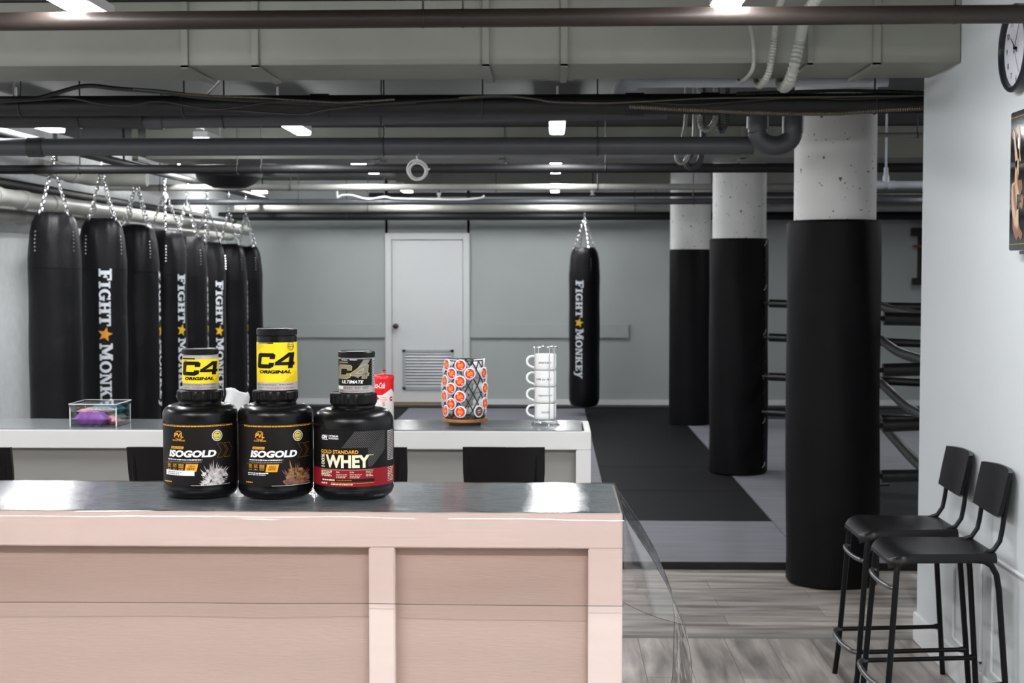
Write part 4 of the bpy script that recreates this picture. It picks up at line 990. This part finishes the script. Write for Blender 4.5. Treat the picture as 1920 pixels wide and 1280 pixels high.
A.rect(-j3 * 1.5, A.U(698), A.V(720), A.V(670), 'lblk', 0)
A.P_([(660, 700), (682, 671), (694, 671), (672, 706)], 'greyprint', .7)
c4(A, (635.5, 661, 681, 707), (656, 693.5, 681, 706.6), .18, 'line')
A.T_('ULTIMATE', 641.5, 681.4, 709.8, 716, 'whitep', 3, .03, .3)
A.fine(641, 652, 671, 672.4, 'whitep', 3, 3); A.fine(656, 670, 670.4, 672, 'whitep', 3, 4); A.R_(637, 653, 675, 677.4, 'greyprint', 2); A.R_(637, 650, 679.6, 680.2, 'rust', 2)
A.R_(635, 643.6, 721.4, 727, 'whitep', 2)
for i in range(3): A.fine(645 + (0, 20, 34)[i], (661, 676, 691)[i], 722, 724, 'greyprint', 3, 6 + i); A.fine(646 + (0, 20, 34)[i], (659, 675, 690)[i], 725, 726.4, 'greyprint', 3, 16 + i)
A.fine(638, 693, 729.6, 730.6, 'greyprint', 3, 30)
for i in range(11): A.fine(696, 701.6, 673 + i * 4.6, 675.6 + i * 4.6, 'greyprint', 3, 60 + i)
f = around(j3 + .0003); A.build('label', J3, lambda u, v, e: f(u, v, e), cut=.004)

# ------------------------------------------------------------------ things on the rear counter
ZR = ZT + .0035
# pod carousel
Yp = 5.10; c = at(871.5, 800, Yp); sc = FPX / Yp
root = thing('pod_carousel', 'round black wire carousel holding coffee pods on a wooden base', 'pod holder', (c.x, Yp, ZR))
MB().lathe([(0, 0), (.058, 0), (.058, .010), (0, .010)], 'wire', 40).build('turning_foot', root)
MB().lathe([(0, .010), (.078, .010), (.083, .013), (.083, .020), (.080, .023), (0, .023)], 'wood', 48).build('wooden_base', root)
HC = .231
def rw(z): t = (z - .024) / (HC - .024); return .066 + .012 * math.sin(PI * min(1, max(0, t * .9 + .1)))
m = MB()
for z in (.026, HC): m.tube([(rw(z) * math.cos(2 * PI * i / 40), rw(z) * math.sin(2 * PI * i / 40), z) for i in range(40)], .0022, 'wire', 8, closed=True)
NS = 14
for s_ in (1, -1):
    for i in range(NS):
        pts = []
        for t in range(25):
            z = .026 + (HC - .026) * t / 24; a = 2 * PI * i / NS + s_ * (2 * PI / NS) * 3.5 * t / 24
            pts.append((rw(z) * math.cos(a), rw(z) * math.sin(a), z))
        m.tube(pts, .0022, 'wire', 6)
m.build('wire_cage', root)
view = -math.atan2(c.x, Yp)
def pod_proto(k1, k2):
    rt = thing('coffee_pod', '', 'coffee pod')
    # axis along -Y (lid facing outwards)
    def ax(prof, k, name, par, seg=24):
        m = MB(); m.lathe(prof, k, seg); m.xf(Matrix.Rotation(PI / 2, 4, 'X')); return m.build(name, par)
    ax([(0, -.040), (.0165, -.040), (.0172, -.038), (.0195, -.004), (.0205, -.003), (.0215, -.001), (.0215, .0005), (.0205, .0010), (0, .0010)], 'podw', 'cup', rt)
    A = Art(); A.disc(0, 0, .0172, k1, 1)
    if k2 == 'podo':
        A.poly([(-.010, -.006), (-.004, -.009), (.006, -.004), (.010, -.006), (.010, .004), (.004, .008), (-.004, .004), (-.009, .007)], 'podo', 2)
        A.poly([(.017 * math.cos(t), .017 * math.sin(t)) for t in [-.2 + i * .15 for i in range(8)]], 'podg', 1.5)
        A.poly([(-.012, .009), (-.003, .009), (-.003, .012), (-.010, .0125)], 'podw', 2); A.poly([(.002, -.013), (.009, -.012), (.008, -.009), (.002, -.009)], 'podw', 2)
    else:
        A.rect(-.008, .006, -.005, -.003, 'podw', 2); A.rect(-.006, .008, .002, .005, 'podw', 2)
    A.build('foil_lid', rt, lambda u, v, e: Vector((u, -.0011 - e, v)), cut=0)
    return rt
P0 = pod_proto('podr', 'podo'); PBn = pod_proto('podb', 'x')
z_of = lambda py: (803 - py) / sc + .006
spots = []
rows = [692.9, 708.3, 722.6, 736.4, 750.9, 764.8, 779.3]
for an in (-62, -12): spots += [(an, rows[i], 0) for i in (0, 2, 4, 6)]
spots += [(-37, rows[i], 0) for i in (1, 3, 5)] + [(13.5, rows[1], 0), (61, rows[1], 0), (61, rows[3], 0), (62, rows[5], 0), (40, rows[6], 1)]
for an in (87, 137, 187, 237): spots += [(an, rows[i], 2) for i in (0, 2, 4, 6) if i or an in (87,)]
for an in (112, 162, 212, 262): spots += [(an, rows[i], 2) for i in (1, 3, 5)]
first = True
for an, py, kd in spots:
    if kd == 1: o = PBn
    elif first: o = P0; first = False
    else: o = dup(P0)
    z = z_of(py) if kd != 9 else 0; zz = z; a = R(an) + view; rr = rw(zz) + .004
    o.location = (c.x + rr * math.sin(a), Yp - rr * math.cos(a), ZR + zz); o.rotation_euler = (0, random.uniform(-.5, .5), a)
    o['label'] = {0: 'coffee pod with red and orange lid facing out of the wire carousel', 1: 'single brown-lidded coffee pod low on the right of the carousel', 2: 'coffee pod on the rear or side of the wire carousel, white cup inward'}[kd]
    o['group'] = {0: 'red and orange pods facing the front of the carousel', 1: 'brown pod', 2: 'pods at the back of the carousel'}[kd]
    if kd == 1: del o['group']
# mug tower
Ym = 5.08; c = at(1022.5, 800, Ym); sm = FPX / Ym; mr = 20.6 / sm
root = thing('mug_rack', 'chrome wire rack on a clear round base holding four mugs', 'mug rack', (c.x, Ym, ZR))
MB().lathe([(0, 0), (.052, 0), (.054, .003), (.052, .006), (0, .006)], 'acryl', 40).build('clear_base', root)
m = MB(); Ht = (803 - 656) / sm
for an in (-60, 20, 50, 140, 215):
    a = R(an) - PI / 2; m.tube([((mr + .004) * math.cos(a), (mr + .004) * math.sin(a), .006), ((mr + .004) * math.cos(a), (mr + .004) * math.sin(a), Ht)], .0014, 'chrome', 8)
for z in (.012, Ht): m.tube([((mr + .004) * math.cos(2 * PI * i / 36), (mr + .004) * math.sin(2 * PI * i / 36), z) for i in range(36)], .0016, 'chrome', 8, closed=True)
m.build('wire_frame', root)
words_ = [('americano', 668.7 + 10.8, 1009.5, 1034), ('café au lait', 707.5 + 2.6, 1005.5, 1034), ('cappuccino', 743, 1008, 1035), ('mocha', 774.5, 1015, 1031.5)]
for i, (t, ty, tx0, tx1) in enumerate(words_):
    zb = .021 + (3 - i) * .0588; hh = .0575
    rt = thing('mug', 'white mug with %s written on it, %s of the stack' % (t.replace('é', 'e'), ['top', 'second from top', 'third from top', 'bottom'][i]), 'mug', (c.x, Ym, ZR + zb), -math.atan2(c.x, Ym), 'stacked white coffee mugs')
    prof = [(0, .001), (mr * .86, 0), (mr * .93, .002), (mr * .985, .008), (mr, .014), (mr, hh - .001), (mr - .0015, hh), (mr - .003, hh - .001), (mr - .003, .006), (0, .005)]
    MB().lathe(prof, 'mug', 48, close=False).build('cup', rt)
    hp = [(-mr + .002, hh * .86)] + [(-mr - .001 - .026 * math.sin(PI * q / 10) ** .8, hh * .55 + hh * .33 * math.cos(PI * q / 10) - .002 * q / 10) for q in range(1, 10)] + [(-mr + .003, hh * .10)]
    MB().tube([(x, 0, z) for x, z in hp], .0042, 'mug', 12).build('handle', rt)
    A = Art(); U = lambda px: mr * math.asin(max(-.98, min(.98, (px - 1022.5) / sm / mr)))
    A.text(t, U(tx0), U(tx1), hh * .42, hh * .42 + .0085, 'lblk', 1, -.0, .35)
    f = around(mr + .0003); A.build('lettering', rt, lambda u, v, e: f(u, v, e), cut=.003)
# red and white tin
Yt = 5.12; c = at(719, 790, Yt); tr = 19.5 / FPX * Yt; Ht = at(719, 703, Yt).z - ZR
root = thing('tin_canister', 'tall red and cream canister with white script and a lid knob', 'canister', (c.x, Yt, ZR), -math.atan2(c.x, Yt))
zr = at(719, 739, Yt).z - ZR
MB().lathe([(0, 0), (tr - .001, 0), (tr, .002), (tr, zr), ], 'tinw', 56, close=False).build('lower_wall', root)
MB().lathe([(tr, zr), (tr, Ht - .012), (0, Ht - .012)], 'tinr', 56, close=False).build('upper_wall', root)
MB().lathe([(tr + .0012, Ht - .016), (tr + .0018, Ht - .006), (tr - .001, Ht - .001), (tr * .6, Ht + .003), (0, Ht + .005)], 'tinr', 56, close=False).build('lid', root)
MB().lathe([(.003, Ht + .004), (.003, Ht + .009), (.009, Ht + .011), (.0105, Ht + .015), (.007, Ht + .019), (0, Ht + .020)], 'chrome', 24, close=False).build('lid_knob', root)
U = lambda px: tr * math.asin(max(-.99, min(.99, (px - 719) / 521 / tr))); V = lambda py: at(719, py, Yt - tr).z - ZR
A = Art()
A.text('Coca-Cola', U(700.5), U(724), V(728), V(717), 'whitep', 1, .02, .25)
A.poly([(U(712), V(744)), (U(733), V(729)), (U(739), V(738)), (U(739), V(748)), (U(712), V(760))], 'tinw', .6)
A.poly([(-tr * 1.2, V(734)), (U(712), V(747)), (-tr * 1.2, V(757))], 'tinr', .7)
A.disc(U(733.5), V(748), .0085, 'tinr', 1.4); A.rect(U(731.5), U(737), V(748.6), V(747.2), 'whitep', 2)
for i, (a, b_) in enumerate(((714, 724), (712, 726), (716, 722))): A.rect(U(a), U(b_), V(745 + i * 4 + 1), V(745 + i * 4), 'podr', 1.2)
A.text('5', U(717), U(722), V(761), V(755), 'podr', 1.4, .02)
f = around(tr + .0003); A.build('label', root, lambda u, v, e: f(u, v, e), cut=.003)
# paper towel
Yn = 5.0; a = at(421, 790, Yn); b_ = at(469, 790, Yn); zt = at(440, 724, Yn).z - ZR
rnd = random.Random(5)
def nap(u, v):
    t = u * 2 * PI; r0 = .045 * (1 - .15 * v); xx = r0 * 1.0 * math.cos(t) * (1 + .12 * math.sin(3 * t + v * 4)); yy = .028 * math.sin(t) * (1 + .25 * math.sin(4 * t + v * 5))
    return (xx + .006 * math.sin(v * 9), yy, zt * v * (1 - .14 * (1 + math.cos(t * 1 - .4)) / 2 * v - .05 * abs(math.sin(1.5 * t)) * v))
tag(MB().grid(nap, 48, 14, 'paper').build('paper_towel', loc=((a.x + b_.x) / 2, Yn, ZR), solid=.0015, fix=False), 'crumpled white paper towel standing behind the two left tubs', 'paper towel')
# acrylic box with wrapped snacks
Yb0, Yb1 = 4.965, 5.135; xa_, xb_ = at(131, 803, Yb0).x, at(218.5, 803, Yb0).x; Hb = at(170, 757, Yb0).z - ZR
root = thing('acrylic_box', 'clear acrylic box with a lid, filled with wrapped snacks', 'box', ((xa_ + xb_) / 2, (Yb0 + Yb1) / 2, ZR)); hw = (xb_ - xa_) / 2; hd = (Yb1 - Yb0) / 2; t = .003
m = MB()
m.box(-hw, hw, -hd, hd, 0, t, 'acryl', .001)
m.box(-hw, hw, -hd, -hd + t, t, Hb - .012, 'acryl'); m.box(-hw, hw, hd - t, hd, t, Hb - .012, 'acryl')
m.box(-hw, -hw + t, -hd + t, hd - t, t, Hb - .012, 'acryl'); m.box(hw - t, hw, -hd + t, hd - t, t, Hb - .012, 'acryl')
m.build('box_walls', root)
m = MB(); m.box(-hw - .003, hw + .003, -hd - .003, hd + .003, Hb - .005, Hb, 'acryl', .001)
for (x0, x1, y0, y1) in ((-hw - .003, hw + .003, -hd - .003, -hd - .0005), (-hw - .003, hw + .003, hd + .0005, hd + .003), (-hw - .003, -hw - .0005, -hd, hd), (hw + .0005, hw + .003, -hd, hd)): m.box(x0, x1, y0, y1, Hb - .014, Hb - .005, 'acryl')
l_ = m.build('lid', root)
m = MB()
for sx in (-1, 1):
    for sy in (-1, 1): m.tube([(sx * (hw - .001), sy * (hd - .001), .001), (sx * (hw - .001), sy * (hd - .001), Hb - .013)], .0018, 'mug', 6)
for z in (Hb - .001,):
    for sy in (-1, 1): m.tube([(-hw - .002, sy * (hd + .002), z), (hw + .002, sy * (hd + .002), z)], .0014, 'mug', 6)
    for sx in (-1, 1): m.tube([(sx * (hw + .002), -hd - .002, z), (sx * (hw + .002), hd + .002, z)], .0014, 'mug', 6)
m.build('bright_edges', root)
bc = root.location
def packet(x, y, z, L, Wd, T, rz, k, label, tilt=0):
    rt = thing('snack_packet', label, 'snack packet', (bc.x + x, bc.y + y, ZR + z), rz); rt.rotation_euler = (0, tilt, rz)
    def s_(u, v, sg):
        e = (1 - abs(2 * u - 1) ** 6) * (1 - abs(2 * v - 1) ** 4)
        return ((u - .5) * L * .86, (v - .5) * Wd, sg * T / 2 * e * (1 + .12 * math.sin(u * 23 + v * 11) + .1 * math.sin(v * 17)))
    m = MB(); m.grid(lambda u, v: s_(u, v, 1), 22, 10, k); m.grid(lambda u, v: s_(u, v, -1), 22, 10, k); m.build('pouch', rt, ang=60)
    for sg in (-1, 1):
        m = MB(); m.grid(lambda u, v: (sg * (L * .43 + u * L * .07), (v - .5) * Wd * (1 + .05 * u), .002 * math.sin(v * 26) * (1 if u else .2)), 2, 16, k); m.build('crimped_end', rt, fix=False, solid=.0006)
packet(-.014, -.052, .026, .135, .05, .046, .0, 'purple', 'purple wrapped snack at the front of the clear box')
packet(.034, -.010, .020, .095, .05, .034, -.45, 'pinkw', 'red and pink wrapped snack behind the purple one', .1)
packet(-.040, .005, .026, .085, .05, .040, .3, 'green', 'green and white wrapped snack at the left of the clear box')
packet(-.002, -.012, .054, .125, .04, .018, .05, 'splashw', 'cream wrapped snack lying across the others in the box')
packet(.010, .052, .052, .135, .05, .036, -.05, 'teal', 'teal wrapped snack at the back of the clear box')
packet(-.045, -.030, .050, .06, .035, .016, -.6, 'pinkw', 'small red wrapped snack on top at the left of the clear box')
packet(.045, .045, .020, .07, .05, .030, 1.2, 'green', 'green wrapped snack under the teal one in the clear box')

# ------------------------------------------------------------------ stools
def stool(x, y, rz, label, seat_h=.63, back_top=.905, group=None, bw=.31):
    """local frame: the sitter faces -X, the back is at +X; feet spread .42 x .36"""
    rt = thing('bar_stool', label, 'bar stool', (x, y, 0), rz, group)
    W_ = .16; xf_, xb_ = -.21, .21; r = .0105; zs = seat_h - .018; back = seat_h
    def leg(pts, nm='leg'): return MB().tube(pts, r, 'tube', 12).build(nm, rt)
    k = seat_h / .63
    for s in (-1, 1):
        leg([(xf_, s * .18, 0), (xf_ + .012, s * .176, .1), (xf_ + .045, s * .157, zs - .045), (xf_ + .050, s * .154, zs - .02), (xf_ + .062, s * .152, zs - .006), (xf_ + .09, s * .150, zs)])
        leg([(xb_, s * .18, 0), (xb_ - .038, s * .165, zs - .10), (xb_ - .046, s * .162, zs - .05), (xb_ - .062, s * .158, zs - .02), (xb_ - .085, s * .156, zs - .006), (xb_ - .12, s * .154, zs - .003)])
        # back upright
        u = s * (bw / 2 - .030)
        MB().tube([(xb_ - .16, s * .135, zs + .004), (xb_ - .09, s * .130, zs + .006), (xb_ - .045, u, zs + .025), (xb_ - .025, u, zs + .055), (xb_ - .018, u, zs + .09), (xb_ + .005, u, back_top - .03)], .0085, 'tube', 12).build('back_upright', rt)
        MB().tube([(xf_ + .024, s * .171, .178), (xb_ - .045, s * .169, .19), (xb_ - .014, s * .173, .192)], [.0085, .0085, .013], 'tube', 12).build('side_rail', rt)
    arc = [(xf_ + .022 - .045 * math.sin(PI * t / 12) ** .6, .172 * math.cos(PI * t / 12), .178) for t in range(13)]
    MB().tube(arc, .0095, 'clip', 12).build('foot_rest', rt)
    arc = [(xf_ + .048 - .035 * math.sin(PI * t / 12) ** .7, .158 * math.cos(PI * t / 12), zs - .10) for t in range(13)]
    MB().tube(arc, .008, 'clip', 12).build('front_brace', rt)
    # seat: shaped plate, rounded towards the front with turned-down edge
    def seat(u, v, o):
        x_ = xf_ + .022 + u * .355; half = .178 - .018 * u
        if u < .12: half *= math.sqrt(max(0, 1 - ((.12 - u) / .12) ** 2 * .45))
        y_ = (2 * v - 1) * half
        z_ = seat_h - .010 * (1 - abs(2 * v - 1) ** 2) * math.sin(PI * min(1, u * 1.1)) - .028 * max(0, (.2 - u) / .2) ** 2 - (.016 if abs(2 * v - 1) > .93 else 0)
        return (x_, y_, z_ - o)
    m = MB(); nu, nv = 20, 26
    top = [seat(i / nu, j / nv, 0) for j in range(nv + 1) for i in range(nu + 1)]; bot = [seat(i / nu, j / nv, .014) for j in range(nv + 1) for i in range(nu + 1)]
    N = len(top); g = lambda i, j: j * (nu + 1) + i
    fs = [(g(i, j), g(i + 1, j), g(i + 1, j + 1), g(i, j + 1)) for j in range(nv) for i in range(nu)]
    fs += [tuple(N + q for q in reversed(f)) for f in fs[:]]
    bd = [g(i, 0) for i in range(nu)] + [g(nu, j) for j in range(nv)] + [g(i, nv) for i in range(nu, 0, -1)] + [g(0, j) for j in range(nv, 0, -1)]
    fs += [(a, b, N + b, N + a) for a, b in zip(bd, bd[1:] + bd[:1])]
    m.add(top + bot, fs, 'seat').build('seat', rt, ang=50)
    # curved back plate, taller in the middle of its lower edge
    m = MB(); nu, nv = 18, 12; bh = back_top - (seat_h + .115)
    def bk(u, v, o):
        y_ = (u - .5) * bw * (.93 + .07 * v if v < .5 else .965 + .0 * v); w_ = (2 * u - 1)
        zb = seat_h + .125 - .022 * (1 - w_ * w_); z_ = zb + (back_top - .004 * w_ * w_ - zb) * v
        return (xb_ - .012 + .030 * v - .03 * (w_ ** 2) + .018 + o, y_, z_)
    top = [bk(i / nu, j / nv, -.014) for j in range(nv + 1) for i in range(nu + 1)]; bot = [bk(i / nu, j / nv, .0) for j in range(nv + 1) for i in range(nu + 1)]
    N = len(top); fs = [(g(i, j), g(i + 1, j), g(i + 1, j + 1), g(i, j + 1)) for j in range(nv) for i in range(nu)]
    fs = [(j * (nu + 1) + i, j * (nu + 1) + i + 1, (j + 1) * (nu + 1) + i + 1, (j + 1) * (nu + 1) + i) for j in range(nv) for i in range(nu)]
    g = lambda i, j: j * (nu + 1) + i
    fs += [tuple(N + q for q in reversed(f)) for f in fs[:]]
    bd = [g(i, 0) for i in range(nu)] + [g(nu, j) for j in range(nv)] + [g(i, nv) for i in range(nu, 0, -1)] + [g(0, j) for j in range(nv, 0, -1)]
    fs += [(a, b, N + b, N + a) for a, b in zip(bd, bd[1:] + bd[:1])]
    m.add(top + bot, fs, 'seat').build('backrest', rt, ang=50)
    return rt
stool(1.32, 5.36, 0, 'black bar stool against the white wall, the one behind', group='black bar stools by the white wall')
stool(1.32, 4.91, 0, 'black bar stool against the white wall, nearer and overlapping the other', group='black bar stools by the white wall')
for a_, b_, lb in ((868, 1022, 'black stool backrest in front of the rear counter, below the mugs'), (611, 765, 'black stool between the counters, mostly hidden by the WHEY tub'),
                   (240, 394, 'black stool between the counters, behind the left protein tub'), (-127, 27, 'black stool between the counters at the left edge')):
    p = at((a_ + b_) / 2, 836, 4.45); wd = (b_ - a_) / FPX * 4.45
    stool(p.x, 4.45 + .19, -PI / 2, lb, .74, p.z + .003, 'black bar stools between the two counters', wd / .965)

# ------------------------------------------------------------------ clock and picture on the near right wall
cY = 865; c = at(1899, 88, XW * FPX / 864 * .999)
Yc_ = 4.80; zc_ = at(1899, 90, Yc_).z
root = thing('wall_clock', 'round black-rimmed wall clock high on the white wall', 'clock', (XW, Yc_, zc_)); rc = .145
def face(prof, k, nm, par, seg=64):
    m = MB(); m.lathe(prof, k, seg, close=False); m.xf(Matrix.Rotation(-PI / 2, 4, 'Y')); return m.build(nm, par)
face([(0, .001), (rc - .006, .001), (rc - .001, .006), (rc, .036), (rc - .004, .040), (rc - .016, .040), (rc - .018, .034), (rc - .018, .022)], 'clockb', 'case', root)
face([(rc - .018, .022), (0, .022)], 'clockw', 'dial', root)
dial = root.children[-1]
A = Art()
for i in range(1, 13):
    a = PI / 2 - i * PI / 6; s = str(i); w_ = .011 * len(s); cx0, cy0 = .098 * math.cos(a), .098 * math.sin(a)
    A.text(s, cx0 - w_ / 2, cx0 + w_ / 2, cy0 - .010, cy0 + .010, 'lblk', 1, .02)
for i in range(60):
    a = i * PI / 30; A.poly([((.118) * math.cos(a - .004), .118 * math.sin(a - .004)), (.122 * math.cos(a - .004), .122 * math.sin(a - .004)), (.122 * math.cos(a + .004), .122 * math.sin(a + .004)), (.118 * math.cos(a + .004), .118 * math.sin(a + .004))], 'greyprint', 1)
A.build('numerals', root, lambda u, v, e: Vector((-.0225 - e, -u, v)), cut=0)
def hand(an, L, w_, off, nm, back=.02):
    A = Art(); d = (math.cos(an), math.sin(an)); p = (-d[1] * w_, d[0] * w_)
    A.poly([(-d[0] * back - p[0], -d[1] * back - p[1]), (-d[0] * back + p[0], -d[1] * back + p[1]), (d[0] * L + p[0] * .4, d[1] * L + p[1] * .4), (d[0] * L - p[0] * .4, d[1] * L - p[1] * .4)], 'lblk', 1)
    o = A.build(nm, root, lambda u, v, e: Vector((-off, -u, v)), cut=0); md = o.modifiers.new('thickness', 'SOLIDIFY'); md.thickness = .001
hand(R(140), .062, .003, .027, 'hour_hand'); hand(R(60), .095, .0022, .029, 'minute_hand'); hand(R(-58), .10, .0008, .031, 'second_hand', .03)
m = MB(); m.tube([(-.022, 0, 0), (-.033, 0, 0)], .005, 'lblk', 12); m.build('hub', root)

Y0p = 4.775; z1 = at(1884, 212, Y0p).z; z0 = at(1888, 470, Y0p).z; wp = .178
root = thing('wall_picture', 'glossy black lacquer panel with a tan and brown figure on the white wall', 'picture', (XW, Y0p - wp / 2, z0)); hp = z1 - z0
MB().box(-.045, -.001, -wp / 2, wp / 2, 0, hp, 'lacq', .003).build('panel', root)
MB().box(-.02, -.001, -wp / 2 + .03, wp / 2 - .03, -.012, -.001, 'lacq', .001).build('hanging_batten', root)
A = Art(); X = lambda t: wp / 2 - t * wp; Z = lambda t: hp * (1 - t)     # t from far edge, from the top
def blob(pts, k, layer): A.poly([(X(a), Z(b)) for a, b in pts], k, layer)
A.rect(X(.94), X(.05), Z(.045), Z(.040), 'dgold', 1); A.rect(X(.94), X(.05), Z(.957), Z(.952), 'dgold', 1)
# generic stylised dancing figure
blob([(.12, .14), (.2, .12), (.24, .16), (.22, .2), (.14, .19)], 'rust', 1)
blob([(.22, .13), (.28, .16), (.36, .26), (.44, .33), (.40, .42), (.33, .40), (.28, .30), (.22, .2)], 'skin', 2)
blob([(.36, .13), (.44, .11), (.54, .13), (.58, .2), (.56, .30), (.62, .36), (.56, .37), (.50, .27), (.46, .17), (.40, .16)], 'skin', 1.5)
blob([(.44, .2), (.52, .19), (.54, .24), (.50, .28), (.45, .26)], 'whitep', 2.5)
blob([(.32, .36), (.5, .34), (.52, .44), (.48, .5), (.60, .54), (.56, .6), (.36, .6), (.30, .5)], 'skin', 2)
blob([(.42, .42), (.52, .5), (.7, .5), (.74, .56), (.6, .62), (.44, .52)], 'rust', 2.4)
blob([(.14, .52), (.34, .5), (.44, .62), (.46, .74), (.38, .84), (.2, .74), (.12, .64)], 'skin', 2.2)
blob([(.20, .54), (.30, .52), (.46, .7), (.44, .8), (.36, .74), (.26, .64)], 'rust', 2.8)
blob([(.64, .62), (.72, .60), (.80, .64), (.74, .71), (.62, .69), (.60, .66), (.70, .66)], 'rust', 1.5)
blob([(.20, .74), (.34, .78), (.5, .76), (.62, .84), (.78, .88), (.72, .93), (.56, .90), (.46, .93), (.34, .90), (.22, .84)], 'rust', 2)
blob([(.40, .72), (.54, .70), (.56, .8), (.48, .86), (.42, .82)], 'skin', 3)
A.build('painted_figure', root, lambda u, v, e: Vector((-.0453 - e, u, v)), cut=0)
